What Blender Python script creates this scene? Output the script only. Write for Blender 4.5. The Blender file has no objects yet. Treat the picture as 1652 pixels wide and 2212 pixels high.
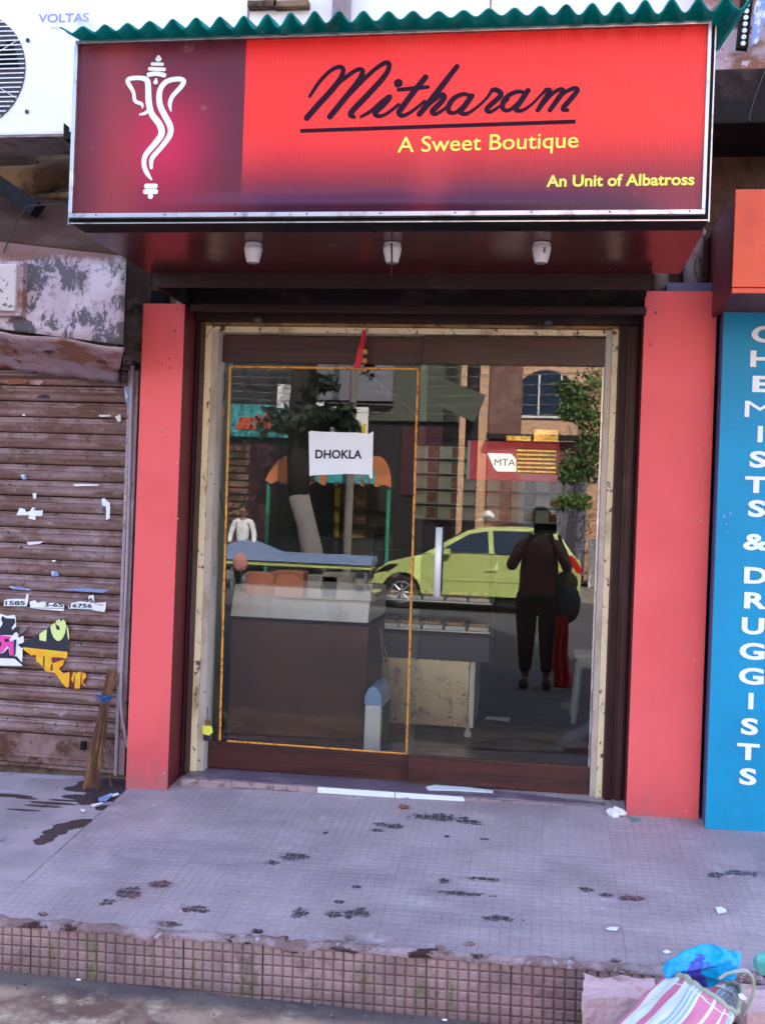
import bpy, bmesh, math, random
from mathutils import Vector, Matrix, noise
R = math.radians
random.seed(7)
sc = bpy.context.scene
C = bpy.data.collections.new("Scene"); sc.collection.children.link(C)

# ------------------------------------------------------------ camera, sky, sun, exposure
CAM = Vector((0, 0, 1.58)); PSI = R(8.7); RHO = R(2.1); FPX = 2300.0
fwd = Vector((-math.sin(PSI), math.cos(PSI), 0)); r0 = Vector((math.cos(PSI), math.sin(PSI), 0)); u0 = Vector((0, 0, 1))
cr = r0 * math.cos(RHO) + u0 * math.sin(RHO); cu = -r0 * math.sin(RHO) + u0 * math.cos(RHO)
cd = bpy.data.cameras.new("camera"); cam = bpy.data.objects.new("camera", cd); C.objects.link(cam)
m = Matrix((cr, cu, -fwd)).transposed().to_4x4(); m.translation = CAM; cam.matrix_world = m
cd.sensor_fit = 'VERTICAL'; cd.sensor_height = 24; cd.lens = FPX / 2212 * 24; cd.clip_end = 500; cd.clip_start = 0.02
sc.camera = cam
w = bpy.data.worlds.new("World"); sc.world = w; w.use_nodes = True
nt = w.node_tree; bg = nt.nodes['Background']; sky = nt.nodes.new('ShaderNodeTexSky'); sky.sky_type = 'NISHITA'
SUN_EL = R(42); SUN_AZ = math.atan2(.34, .94)
sky.sun_disc = False; sky.sun_elevation = SUN_EL; sky.sun_rotation = SUN_AZ; sky.air_density = 1.0; sky.dust_density = 3.0; sky.ozone_density = 1.0
nt.links.new(sky.outputs[0], bg.inputs[0]); bg.inputs[1].default_value = 0.15
sl = bpy.data.lights.new("sun", 'SUN'); sl.energy = 3.0; sl.angle = R(.5); sl.color = (1, .95, .87)
so = bpy.data.objects.new("sun", sl); C.objects.link(so)
sd = Vector((math.sin(SUN_AZ) * math.cos(SUN_EL), math.cos(SUN_AZ) * math.cos(SUN_EL), math.sin(SUN_EL)))
so.rotation_euler = sd.to_track_quat('Z', 'Y').to_euler(); so.location = (6, 20, 30)
sc.view_settings.view_transform = 'Standard'; sc.view_settings.look = 'None'; sc.view_settings.gamma = 1
sc.view_settings.exposure = 2.92
sc.cycles.max_bounces = 8; sc.cycles.transparent_max_bounces = 12; sc.cycles.glossy_bounces = 4

# ------------------------------------------------------------ helpers
def at(px, py, Y):                      # point of the world seen at a pixel, on the upright plane y = Y
    d = fwd * FPX + cr * (px - 826) + cu * (1106 - py)
    return CAM + d * (Y / d.y)
def atz(px, py, Z):
    d = fwd * FPX + cr * (px - 826) + cu * (1106 - py)
    return CAM + d * ((Z - 1.58) / d.z)
K = 1936 / 1652
def cp(ox, oy, s, x, y): return ((ox + x / s) / K, (oy + y / s) / K)
def smooth01(a, b, x):
    t = max(0, min(1, (x - a) / (b - a))); return t * t * (3 - 2 * t)
def zp(x, y):                           # height of the pavement
    xx = max(-3, min(3, x)); return .205 + .024 * xx + .10 * (min(y, 4.95) - 3.34)

class MB:
    def __init__(s): s.v = []; s.f = []; s.m = []
    def add(s, vs, fs, mi=0):
        n = len(s.v); s.v += [tuple(v) for v in vs]
        s.f += [tuple(n + i for i in f) for f in fs]; s.m += [mi] * len(fs); return s
    def box(s, x0, x1, y0, y1, z0, z1, mi=0, rot=None):
        vs = [Vector((x, y, z)) for z in (z0, z1) for y in (y0, y1) for x in (x0, x1)]
        if rot:
            c = Vector(((x0 + x1) / 2, (y0 + y1) / 2, (z0 + z1) / 2)); vs = [rot @ (v - c) + c for v in vs]
        return s.add(vs, [(0, 2, 3, 1), (4, 5, 7, 6), (0, 1, 5, 4), (2, 6, 7, 3), (0, 4, 6, 2), (1, 3, 7, 5)], mi)
    def prism(s, pts, off, mi=0, mi2=None):          # polygon pts (Vectors) extruded by off
        n = len(pts); off = Vector(off); a = [Vector(p) for p in pts]; b = [p + off for p in a]
        s.add(a + b, [tuple(range(n - 1, -1, -1)), tuple(range(n, 2 * n))], mi)
        k = len(s.v) - 2 * n
        for i in range(n):
            j = (i + 1) % n; s.f.append((k + i, k + j, k + n + j, k + n + i)); s.m.append(mi if mi2 is None else mi2)
        return s
    def tube(s, pts, rad, seg=8, flat=None, mi=0, cap=True):
        pts = [Vector(p) for p in pts]; n = len(pts); rad = rad if hasattr(rad, '__len__') else [rad] * n
        rings = []
        up = None
        for i, p in enumerate(pts):
            t = (pts[min(i + 1, n - 1)] - pts[max(i - 1, 0)])
            t = t.normalized() if t.length > 1e-9 else Vector((0, 0, 1))
            if flat is not None: e = Vector((0, 1, 0)); sde = t.cross(e).normalized()
            else:
                if up is None:
                    up = Vector((0, 0, 1)) if abs(t.z) < .9 else Vector((1, 0, 0))
                sde = t.cross(up)
                if sde.length < 1e-6: sde = t.cross(Vector((1, 0.1, 0)))
                sde.normalize(); e = sde.cross(t).normalized(); up = e
            fl = flat if flat is not None else None
            ring = []
            for k in range(seg):
                a = 2 * math.pi * k / seg
                ring.append(p + sde * math.cos(a) * rad[i] + e * math.sin(a) * (rad[i] if fl is None else fl))
            rings.append(ring)
        vs = [v for r_ in rings for v in r_]; fs = []
        for i in range(n - 1):
            for k in range(seg):
                k2 = (k + 1) % seg; fs.append((i * seg + k, i * seg + k2, (i + 1) * seg + k2, (i + 1) * seg + k))
        if cap: fs.append(tuple(range(seg - 1, -1, -1))); fs.append(tuple((n - 1) * seg + k for k in range(seg)))
        return s.add(vs, fs, mi)
    def lathe(s, c, prof, seg=20, axis='z', mi=0, cap=True):   # prof: (radius, height) pairs
        c = Vector(c); vs = []
        for (r_, h) in prof:
            for k in range(seg):
                a = 2 * math.pi * k / seg; x, y = math.cos(a) * r_, math.sin(a) * r_
                vs.append(c + (Vector((x, y, h)) if axis == 'z' else Vector((x, h, y)) if axis == 'y' else Vector((h, x, y))))
        fs = []
        for i in range(len(prof) - 1):
            for k in range(seg):
                k2 = (k + 1) % seg; fs.append((i * seg + k, i * seg + k2, (i + 1) * seg + k2, (i + 1) * seg + k))
        if cap: fs.append(tuple(range(seg - 1, -1, -1))); n = len(prof) - 1; fs.append(tuple(n * seg + k for k in range(seg)))
        return s.add(vs, fs, mi)
    def sphere(s, c, r, sx=1, sy=1, sz=1, u=14, v=9, mi=0):
        c = Vector(c); vs = [c + Vector((0, 0, -r * sz))]
        for i in range(1, v):
            t = -math.pi / 2 + math.pi * i / v
            for k in range(u):
                a = 2 * math.pi * k / u; vs.append(c + Vector((math.cos(a) * math.cos(t) * r * sx, math.sin(a) * math.cos(t) * r * sy, math.sin(t) * r * sz)))
        vs.append(c + Vector((0, 0, r * sz))); fs = []
        for k in range(u): fs.append((0, 1 + (k + 1) % u, 1 + k))
        for i in range(v - 2):
            for k in range(u):
                a = 1 + i * u; b = a + u; k2 = (k + 1) % u; fs.append((a + k, a + k2, b + k2, b + k))
        L = len(vs) - 1; a = 1 + (v - 2) * u
        for k in range(u): fs.append((a + k, a + (k + 1) % u, L))
        return s.add(vs, fs, mi)
    def grid(s, fn, nu, nv, mi=0):                   # fn(u, v) -> point, u and v in 0..1
        vs = [fn(i / nu, j / nv) for j in range(nv + 1) for i in range(nu + 1)]
        return s.add(vs, [(j * (nu + 1) + i, j * (nu + 1) + i + 1, (j + 1) * (nu + 1) + i + 1, (j + 1) * (nu + 1) + i) for j in range(nv) for i in range(nu)], mi)
    def build(s, name, mats, parent=None, bev=0, smooth=False, origin=None, segs=2):
        mats = mats if isinstance(mats, (list, tuple)) else [mats]
        vs = [Vector(v) for v in s.v]
        if origin is None:
            xs, ys, zs = zip(*s.v); origin = Vector(((min(xs) + max(xs)) / 2, (min(ys) + max(ys)) / 2, min(zs)))
        origin = Vector(origin)
        me = bpy.data.meshes.new(name); me.from_pydata([v - origin for v in vs], [], s.f)
        for mm in mats: me.materials.append(mm)
        me.polygons.foreach_set('material_index', s.m)
        if bev or True:
            bm = bmesh.new(); bm.from_mesh(me)
            bmesh.ops.recalc_face_normals(bm, faces=bm.faces)
            if bev:
                ed = [e for e in bm.edges if len(e.link_faces) == 2 and e.calc_face_angle(0) > .6]
                try: bmesh.ops.bevel(bm, geom=ed, offset=bev, segments=segs, affect='EDGES', profile=.6, clamp_overlap=True)
                except Exception: pass
            bm.to_mesh(me); bm.free()
        if smooth: me.polygons.foreach_set('use_smooth', [True] * len(me.polygons))
        me.update()
        o = bpy.data.objects.new(name, me); C.objects.link(o)
        put(o, origin, parent); return o
WL = {}
def put(o, loc, parent=None):
    WL[o.name] = Vector(loc)
    if parent is not None: o.parent = parent; o.location = Vector(loc) - WL[parent.name]
    else: o.location = loc
def tag(o, label=None, cat=None, group=None, kind=None):
    if label: o['label'] = label
    if cat: o['category'] = cat
    if group: o['group'] = group
    if kind: o['kind'] = kind
    return o
def thing(name, label, cat, loc, group=None):
    o = bpy.data.objects.new(name, None); C.objects.link(o); o.empty_display_size = .1; put(o, loc); return tag(o, label, cat, group)
def copy_tree(o, dloc=Vector((0, 0, 0)), parent=None):
    c = o.copy(); C.objects.link(c); WL[c.name] = WL[o.name] + Vector(dloc)
    if parent is not None: c.parent = parent
    else: c.location = o.location + Vector(dloc)
    for ch in list(o.children): copy_tree(ch, dloc, c)
    return c
def catmull(pts, n=6):                 # pts: tuples of any length
    out = []; P = [pts[0]] + list(pts) + [pts[-1]]
    for i in range(1, len(P) - 2):
        a, b, c_, d = P[i - 1], P[i], P[i + 1], P[i + 2]
        for k in range(n):
            t = k / n
            out.append(tuple(.5 * (2 * b[j] + (c_[j] - a[j]) * t + (2 * a[j] - 5 * b[j] + 4 * c_[j] - d[j]) * t * t + (3 * b[j] - a[j] - 3 * c_[j] + d[j]) * t ** 3) for j in range(len(b))))
    out.append(tuple(pts[-1])); return out
def stroke(mb, pts, f, Y, flat=.0004, n=6, mi=0):    # brushed stroke on the plane y = Y; pts (x, y, r) in crop pixels
    P = catmull(pts, n); w_ = []; r_ = []
    for (x, y, r) in P:
        p = at(*f(x, y), Y); q = at(*f(x + r * 1.18, y), Y); w_.append(p); r_.append((q - p).length)
    a, b = w_[0], w_[1]; t = (a - b).normalized() if (a - b).length else Vector((1, 0, 0))
    # round ends
    k = [.45, .8, .96]
    s0 = [w_[0] + t * r_[0] * math.sqrt(max(0, 1 - x * x)) for x in k]; t2 = (w_[-1] - w_[-2]).normalized()
    s1 = [w_[-1] + t2 * r_[-1] * math.sqrt(max(0, 1 - x * x)) for x in reversed(k)]
    mb.tube(s0 + w_ + s1, [r_[0] * x for x in k] + r_ + [r_[-1] * x for x in reversed(k)], 8, flat=flat, mi=mi)

# ------------------------------------------------------------ materials
def srgb(r, g, b):
    f = lambda c: (c / 255 / 12.92) if c / 255 <= .04045 else ((c / 255 + .055) / 1.055) ** 2.4
    return (f(r), f(g), f(b), 1)
def c4(c): return tuple(c) + (1,) if len(c) == 3 else tuple(c)
class NB:
    def __init__(s, name):
        s.mat = bpy.data.materials.new(name); s.mat.use_nodes = True; s.t = s.mat.node_tree; s.n = s.t.nodes; s.b = s.n['Principled BSDF']; s.l = s.t.links
        s.geo = s.n.new('ShaderNodeNewGeometry'); s.tc = s.n.new('ShaderNodeTexCoord')
    def setv(s, sock, v):
        if hasattr(v, 'is_output') or isinstance(v, bpy.types.NodeSocket): s.l.new(v, sock)
        else: sock.default_value = v
    def math(s, op, a, b=0, c=None, clamp=False):
        n = s.n.new('ShaderNodeMath'); n.operation = op; n.use_clamp = clamp; s.setv(n.inputs[0], a); s.setv(n.inputs[1], b)
        if c is not None: s.setv(n.inputs[2], c)
        return n.outputs[0]
    def co(s, stretch=(1, 1, 1), obj=False):
        mp = s.n.new('ShaderNodeMapping'); s.l.new(s.tc.outputs['Object'] if obj else s.geo.outputs['Position'], mp.inputs[0]); mp.inputs['Scale'].default_value = stretch; return mp.outputs[0]
    def noise(s, scale, detail=4, stretch=(1, 1, 1), rough=.6, obj=False, dist=0):
        n = s.n.new('ShaderNodeTexNoise'); s.l.new(s.co(stretch, obj), n.inputs['Vector']); n.inputs['Scale'].default_value = scale; n.inputs['Detail'].default_value = detail; n.inputs['Roughness'].default_value = rough; n.inputs['Distortion'].default_value = dist
        return n.outputs['Fac']
    def ramp(s, v, lo, hi):
        n = s.n.new('ShaderNodeMapRange'); s.setv(n.inputs[0], v); n.inputs[1].default_value = lo; n.inputs[2].default_value = hi; n.clamp = True; n.interpolation_type = 'SMOOTHSTEP'; return n.outputs[0]
    def mix(s, f, a, b):
        n = s.n.new('ShaderNodeMix'); n.data_type = 'RGBA'; s.setv(n.inputs[0], f)
        for i, v in ((6, a), (7, b)):
            if isinstance(v, bpy.types.NodeSocket): s.l.new(v, n.inputs[i])
            else: n.inputs[i].default_value = c4(v)
        return n.outputs[2]
    def bump(s, h, strength=.3, dist=.01):
        n = s.n.new('ShaderNodeBump'); s.setv(n.inputs['Height'], h); n.inputs['Strength'].default_value = strength; n.inputs['Distance'].default_value = dist
        if s.b.inputs['Normal'].links: s.l.new(s.b.inputs['Normal'].links[0].from_socket, n.inputs['Normal'])
        s.l.new(n.outputs[0], s.b.inputs['Normal'])
    def xyz(s, obj=False):
        n = s.n.new('ShaderNodeSeparateXYZ'); s.l.new(s.tc.outputs['Object'] if obj else s.geo.outputs['Position'], n.inputs[0]); return n.outputs
def mat(name, col, rough=.6, metal=0, layers=(), bump=0, bscale=60, bdist=.004, obj=False, var=0, spec=None, vary=.12, coat=0):
    b = NB(name); c = c4(col)
    # gentle overall variation of tone
    c = b.mix(b.noise(5, 5, obj=obj), tuple(x * (1 - vary) for x in c[:3]) + (1,), tuple(min(1, x * (1 + vary)) for x in c[:3]) + (1,))
    for L in layers:
        col2, scale, lo, hi = L[:4]; st = L[4] if len(L) > 4 else (1, 1, 1); ob = obj
        c = b.mix(b.ramp(b.noise(scale, 6, st, .65, ob), lo, hi), c, col2)
    if var:
        oi = b.n.new('ShaderNodeObjectInfo'); hs = b.n.new('ShaderNodeHueSaturation'); b.setv(hs.inputs['Color'], c)
        b.setv(hs.inputs['Value'], b.math('MULTIPLY_ADD', oi.outputs['Random'], var, 1 - var / 2)); c = hs.outputs[0]
    b.setv(b.b.inputs['Base Color'], c)
    b.setv(b.b.inputs['Roughness'], b.math('MULTIPLY_ADD', b.noise(18, 3, obj=obj), .25, max(0.02, rough - .125), clamp=True))
    b.b.inputs['Metallic'].default_value = metal
    if coat: b.b.inputs['Coat Weight'].default_value = coat; b.b.inputs['Coat Roughness'].default_value = .08
    if spec is not None: b.b.inputs['Specular IOR Level'].default_value = spec
    if bump: b.bump(b.noise(bscale, 5, obj=obj), bump, bdist)
    return b.mat
M = {}
def redpanel():
    b = NB('red_panel'); c = b.mix(b.ramp(b.noise(1.3, 3), .4, .65), (.82, .115, .115), (.76, .095, .098)); c = b.mix(b.ramp(b.noise(9, 6), .70, .74), c, (.5, .2, .18))
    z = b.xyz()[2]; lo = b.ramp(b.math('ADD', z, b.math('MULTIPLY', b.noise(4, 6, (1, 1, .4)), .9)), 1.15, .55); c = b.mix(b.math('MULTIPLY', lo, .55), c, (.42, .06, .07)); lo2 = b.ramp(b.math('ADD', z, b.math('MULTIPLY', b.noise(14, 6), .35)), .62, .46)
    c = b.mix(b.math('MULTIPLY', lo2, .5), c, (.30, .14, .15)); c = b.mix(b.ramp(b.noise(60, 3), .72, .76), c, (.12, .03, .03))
    b.setv(b.b.inputs['Base Color'], c); b.b.inputs['Roughness'].default_value = .55; b.b.inputs['Specular IOR Level'].default_value = .3; b.bump(b.noise(300, 2), .05, .002); b.bump(b.noise(2.5, 1), .12, .02); return b.mat
M['red_panel'] = redpanel()
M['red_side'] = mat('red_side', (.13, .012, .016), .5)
M['blue_panel'] = mat('blue_panel', (.0, .27, .48), .5, spec=.3, layers=[((.0, .21, .38), .9, .4, .7), ((.03, .22, .36), 3.5, .58, .75, (1, 1, .25)), ((.06, .09, .25), 25, .735, .76)], bump=.04, bscale=300, vary=.05)
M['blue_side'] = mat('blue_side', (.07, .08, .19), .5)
M['maroon_paint'] = mat('maroon_paint', (.05, .012, .014), .5, layers=[((.13, .045, .04), 6, .52, .7, (1, 1, .3)), ((.28, .2, .18), 60, .72, .78, (1, 1, .3))], bump=.25, bscale=90)
M['maroon_dark'] = mat('maroon_dark', (.026, .006, .007), .6, spec=.3, layers=[((.05, .018, .016), 5, .55, .75)], bump=.15)
M['soffit'] = mat('soffit', (.085, .008, .010), .22, layers=[((.055, .008, .009), 2, .45, .7)], bump=.03, bscale=5, bdist=.02)
M['wood_rail'] = mat('wood_rail', (.060, .012, .010), .38, layers=[((.030, .007, .007), 7, .42, .62, (.25, 1, 4)), ((.13, .03, .02), 14, .55, .75, (.15, 1, 5))], bump=.08, bscale=60)
M['cream'] = mat('cream', (.78, .62, .38), .6, layers=[((.42, .30, .14), 5, .5, .68, (1, 1, .4)), ((.10, .04, .03), 30, .58, .62, (1, 1, .7))], bump=.3, bscale=50)
M['cream_white'] = mat('cream_white', (.50, .42, .36), .6, layers=[((.34, .27, .20), 7, .5, .7, (1, 1, .4)), ((.09, .05, .04), 30, .64, .68)], bump=.25, bscale=50)
M['ochre_edge'] = mat('ochre_edge', (.30, .15, .03), .6, layers=[((.12, .06, .02), 9, .45, .6)])
M['alu'] = mat('alu', (.50, .50, .54), .36, .85, layers=[((.28, .27, .29), 14, .5, .66), ((.7, .7, .74), 6, .6, .7)])
M['alu_dark'] = mat('alu_dark', (.006, .005, .006), .6, spec=.15)
M['white_wall'] = mat('white_wall', (.86, .83, .82), .85, layers=[((.70, .66, .64), 2.5, .5, .75)], bump=.15)
M['grey_wall'] = mat('grey_wall', (.42, .32, .31), .9, layers=[((.22, .16, .16), 3, .45, .7), ((.10, .07, .07), 14, .6, .7)], bump=.4)
M['tan_wall'] = mat('tan_wall', (.24, .15, .09), .95, spec=.15, layers=[((.08, .045, .03), 3.2, .42, .6), ((.03, .018, .016), 9, .56, .68)], bump=.5)
M['dark_beam'] = mat('dark_beam', (.016, .009, .009), .85, spec=.2, layers=[((.05, .026, .022), 6, .5, .7)], bump=.3)
M['ac_white'] = mat('ac_white', (.82, .81, .82), .4, vary=.03)
M['ac_under'] = mat('ac_under', (.46, .38, .43), .5, layers=[((.20, .15, .17), 5, .45, .65)])
M['black'] = mat('black', (.008, .007, .009), .7, spec=.2)
M['dark_grey'] = mat('dark_grey', (.06, .055, .065), .6)
M['teal_sheet'] = mat('teal_sheet', (.0, .27, .25), .6, spec=.25, layers=[((.0, .13, .14), 5, .45, .65), ((.01, .015, .015), 8, .60, .68, (1, .4, 1)), ((.06, .035, .03), 26, .64, .7)], bump=.1)
def translucent(name, share=.35, col=(.0, .45, .38, 1)):
    mm = M[name]; t = mm.node_tree; o = [n for n in t.nodes if n.type == 'OUTPUT_MATERIAL'][0]; b = t.nodes['Principled BSDF']; tr = t.nodes.new('ShaderNodeBsdfTranslucent'); tr.inputs[0].default_value = col
    mx = t.nodes.new('ShaderNodeMixShader'); mx.inputs[0].default_value = share; t.links.new(b.outputs[0], mx.inputs[1]); t.links.new(tr.outputs[0], mx.inputs[2]); t.links.new(mx.outputs[0], o.inputs[0])
translucent('teal_sheet', .40)
def shuttermat():
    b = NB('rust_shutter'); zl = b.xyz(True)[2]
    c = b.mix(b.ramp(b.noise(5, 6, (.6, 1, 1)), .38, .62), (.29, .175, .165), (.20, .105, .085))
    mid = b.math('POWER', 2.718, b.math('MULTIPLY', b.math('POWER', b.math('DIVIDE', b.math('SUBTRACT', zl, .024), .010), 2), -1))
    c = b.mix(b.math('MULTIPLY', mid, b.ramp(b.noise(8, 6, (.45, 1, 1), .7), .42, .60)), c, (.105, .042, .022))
    rid = b.math('GREATER_THAN', zl, .047); hi = b.math('ADD', b.math('MULTIPLY', rid, .12), b.noise(13, 7, (.6, 1, 1), .72))  # pinkish paint patches, biased to the ridges to put their highlights into the colour
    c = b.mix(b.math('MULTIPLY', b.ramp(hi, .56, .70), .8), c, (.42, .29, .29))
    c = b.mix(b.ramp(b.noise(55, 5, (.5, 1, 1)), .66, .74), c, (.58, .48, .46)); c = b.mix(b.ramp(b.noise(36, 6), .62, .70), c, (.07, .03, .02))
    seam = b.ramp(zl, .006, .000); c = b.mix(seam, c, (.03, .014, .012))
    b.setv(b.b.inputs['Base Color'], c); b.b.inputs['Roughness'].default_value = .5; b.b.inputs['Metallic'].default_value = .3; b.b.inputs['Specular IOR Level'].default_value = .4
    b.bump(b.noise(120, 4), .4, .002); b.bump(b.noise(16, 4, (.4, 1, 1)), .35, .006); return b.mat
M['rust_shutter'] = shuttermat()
M['rust_plate'] = mat('rust_plate', (.17, .09, .08), .65, .1, spec=.3, layers=[((.26, .16, .15), 6, .46, .64), ((.09, .035, .02), 9, .50, .62), ((.35, .25, .24), 30, .64, .72)], bump=.5, bscale=60)
M['rail_pink'] = mat('rail_pink', (.36, .26, .29), .5, .2, layers=[((.14, .08, .09), 20, .56, .66), ((.5, .4, .44), 8, .55, .7)], bump=.3)
def peeling():
    b = NB('peeling_paint'); base = b.mix(b.ramp(b.noise(3.5, 3), .4, .65), (.46, .35, .40), (.60, .50, .54))
    k = b.math('ADD', b.math('MULTIPLY', b.noise(13, 9, (1, 1, .8), .80, dist=.5), .70), b.math('MULTIPLY', b.noise(3.0, 2), .36))
    pat = b.ramp(k, .52, .545); c = b.mix(b.math('MULTIPLY', b.ramp(b.noise(30, 6, rough=.75), .56, .60), .6), base, (.22, .17, .20)); c = b.mix(pat, c, (.105, .088, .105))
    z = b.xyz()[2]; top = b.math('ADD', z, b.math('MULTIPLY', b.noise(7, 5), .12)); c = b.mix(b.ramp(top, 2.655, 2.70), c, (.20, .09, .07))
    b.setv(b.b.inputs['Base Color'], c); b.b.inputs['Roughness'].default_value = .75; b.bump(b.math('SUBTRACT', 1, pat), .5, .003); b.bump(b.noise(60, 5), .2, .003); return b.mat
M['peeling'] = peeling()
M['brown_plate'] = mat('brown_plate', (.060, .028, .020), .85, spec=.12, layers=[((.095, .05, .038), 3, .45, .65), ((.025, .012, .010), 18, .6, .7)], bump=.3)
M['mauve_plate'] = mat('mauve_plate', (.44, .31, .34), .75, spec=.25, layers=[((.26, .11, .07), 5, .48, .60, (.6, 1, 1)), ((.08, .035, .03), 11, .58, .66), ((.58, .46, .50), 16, .60, .68)], bump=.5)
M['meter_box'] = mat('meter_box', (.56, .47, .44), .6, layers=[((.14, .08, .08), 30, .58, .63)], bump=.2)
M['pvc'] = mat('pvc', (.38, .31, .34), .5, layers=[((.25, .18, .2), 6, .5, .7)])
M['cable'] = mat('cable', (.02, .02, .02), .6)
M['white_plastic'] = mat('white_plastic', (.72, .70, .72), .4, vary=.04)
M['lamp_white'] = mat('lamp_white', (.66, .60, .62), .4, layers=[((.2, .12, .1), 40, .66, .7)])
M['paper'] = mat('paper', (.80, .79, .80), .8, vary=.03, bump=.1, bscale=30)
M['print_black'] = mat('print_black', (.02, .018, .035), .7)
M['print_pink'] = mat('print_pink', (.80, .06, .36), .7)
M['print_lime'] = mat('print_lime', (.72, .78, .28), .7)
M['print_orange'] = mat('print_orange', (.85, .36, .01), .7, layers=[((.80, .5, .02), 20, .45, .6)])
M['print_blue'] = mat('print_blue', (.22, .28, .50), .8, spec=.2, layers=[((.6, .6, .65), 22, .55, .6)])
M['red_ink'] = mat('red_ink', (.5, .06, .08), .7)
M['yellow_ink'] = mat('yellow_ink', (.86, .80, .10), .6, vary=.02)
M['white_ink'] = mat('white_ink', (.82, .82, .80), .6, vary=.02)
M['script_ink'] = mat('script_ink', (.022, .006, .018), .6, spec=.1, vary=.02)
M['steel'] = mat('steel', (.78, .75, .72), .45, .25, layers=[((.62, .58, .55), 9, .5, .7, (1, 1, .3))], bump=.05, bscale=4, bdist=.01)
M['steel_warm'] = mat('steel_warm', (.70, .60, .50), .30, .9, vary=.05, bump=.25, bscale=2.5, bdist=.02)
M['counter_brown'] = mat('counter_brown', (.11, .05, .034), .6, spec=.3, vary=.06, layers=[((.075, .034, .025), 2, .5, .8)])
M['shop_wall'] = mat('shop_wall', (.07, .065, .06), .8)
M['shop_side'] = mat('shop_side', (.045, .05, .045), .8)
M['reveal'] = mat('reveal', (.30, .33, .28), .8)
M['plank'] = mat('plank', (.10, .06, .045), .4, layers=[((.05, .03, .03), 6, .45, .6, (.2, 1, 1)), ((.18, .12, .08), 12, .6, .75, (.2, 2, 1))], var=.5, bump=.1)
M['cooler_blue'] = mat('cooler_blue', (.30, .48, .85), .4, vary=.03)
M['cooler_white'] = mat('cooler_white', (.80, .86, .95), .45, vary=.03)
M['mesh_grey'] = mat('mesh_grey', (.30, .31, .33), .5, .3)
M['maroon_sign'] = mat('maroon_sign', (.62, .01, .04), .35, vary=.04)
M['gold'] = mat('gold', (.75, .50, .13), .22, .9, bump=.5, bscale=9, bdist=.02)
M['box_green'] = mat('box_green', (.46, .50, .42), .6, var=.35)
M['box_print'] = mat('box_print', (.20, .08, .04), .6, layers=[((.38, .22, .10), 25, .5, .62)])
M['sweet'] = mat('sweet', (.35, .18, .06), .6, layers=[((.5, .32, .14), 12, .5, .6)])
M['clay'] = mat('clay', (.28, .09, .05), .6)
M['broom_straw'] = mat('broom_straw', (.30, .14, .075), .8, spec=.2, layers=[((.11, .05, .03), 14, .44, .60, (1, 1, .2)), ((.46, .28, .16), 30, .62, .7)])
M['tie_blue'] = mat('tie_blue', (.01, .07, .24), .6)
M['ribbon_red'] = mat('ribbon_red', (.62, .008, .02), .55)
M['lemon'] = mat('lemon', (.50, .22, .07), .5)
M['chilli'] = mat('chilli', (.02, .035, .015), .5)
M['tissue'] = mat('tissue', (.74, .70, .72), .9, bump=.3)
M['dry_leaf'] = mat('dry_leaf', (.20, .07, .04), .8)
M['bag_plastic'] = mat('bag_plastic', (.0, .34, .72), .2, layers=[((.05, .05, .45), 7, .55, .62), ((.05, .55, .85), 9, .56, .68)], bump=.5, bscale=18, bdist=.02)
M['olive_cloth'] = mat('olive_cloth', (.22, .22, .16), .8)
M['lilac_plastic'] = mat('lilac_plastic', (.45, .40, .62), .4)
M['sill_stone'] = mat('sill_stone', (.15, .10, .14), .4, layers=[((.24, .17, .22), 6, .5, .65), ((.40, .36, .42), 14, .7, .74)], bump=.1)
M['plaster_step'] = mat('plaster_step', (.36, .24, .24), .85, layers=[((.20, .12, .11), 12, .5, .62), ((.12, .07, .06), 25, .62, .68)], bump=.6, bscale=40, bdist=.01)
M['white_tile'] = mat('white_tile', (.78, .78, .80), .3, layers=[((.55, .5, .52), 20, .62, .7)])
M['brick_base'] = mat('brick_base', (.13, .08, .05), .85, layers=[((.06, .035, .03), 9, .45, .6)], bump=.6, bscale=35, bdist=.01)
M['cement'] = mat('cement', (.32, .27, .33), .8, layers=[((.25, .20, .25), 3, .45, .7), ((.19, .13, .16), 14, .60, .72)], bump=.35, bscale=80)
M['mortar'] = mat('mortar', (.33, .235, .25), .9, spec=.2, layers=[((.20, .12, .115), 9, .42, .58), ((.42, .33, .37), 18, .58, .66), ((.05, .025, .025), 15, .56, .62, (.5, 1, 1))], bump=1.0, bscale=38, bdist=.012)
M['pink_stone'] = mat('pink_stone', (.60, .38, .39), .85, layers=[((.55, .14, .08), 6, .58, .66), ((.36, .20, .20), 10, .55, .68)], bump=.8, bscale=25, bdist=.015)
def thin_glass(name, tint=(.93, .95, .93), ior=1.60, rough=0.0):
    mm = bpy.data.materials.new(name); mm.use_nodes = True; t = mm.node_tree; t.nodes.clear(); o = t.nodes.new('ShaderNodeOutputMaterial')
    mx = t.nodes.new('ShaderNodeMixShader'); fr = t.nodes.new('ShaderNodeFresnel'); fr.inputs[0].default_value = ior
    tr = t.nodes.new('ShaderNodeBsdfTransparent'); tr.inputs[0].default_value = c4(tint); g = t.nodes.new('ShaderNodeBsdfGlossy'); g.inputs['Roughness'].default_value = rough
    t.links.new(fr.outputs[0], mx.inputs[0]); t.links.new(tr.outputs[0], mx.inputs[1]); t.links.new(g.outputs[0], mx.inputs[2]); t.links.new(mx.outputs[0], o.inputs[0]); return mm
M['pane'] = thin_glass('pane'); M['case_glass'] = thin_glass('case_glass', (.86, .93, .90), 1.6)
M['car_glass'] = mat('car_glass', (.02, .035, .07), .05, vary=.02)

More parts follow.
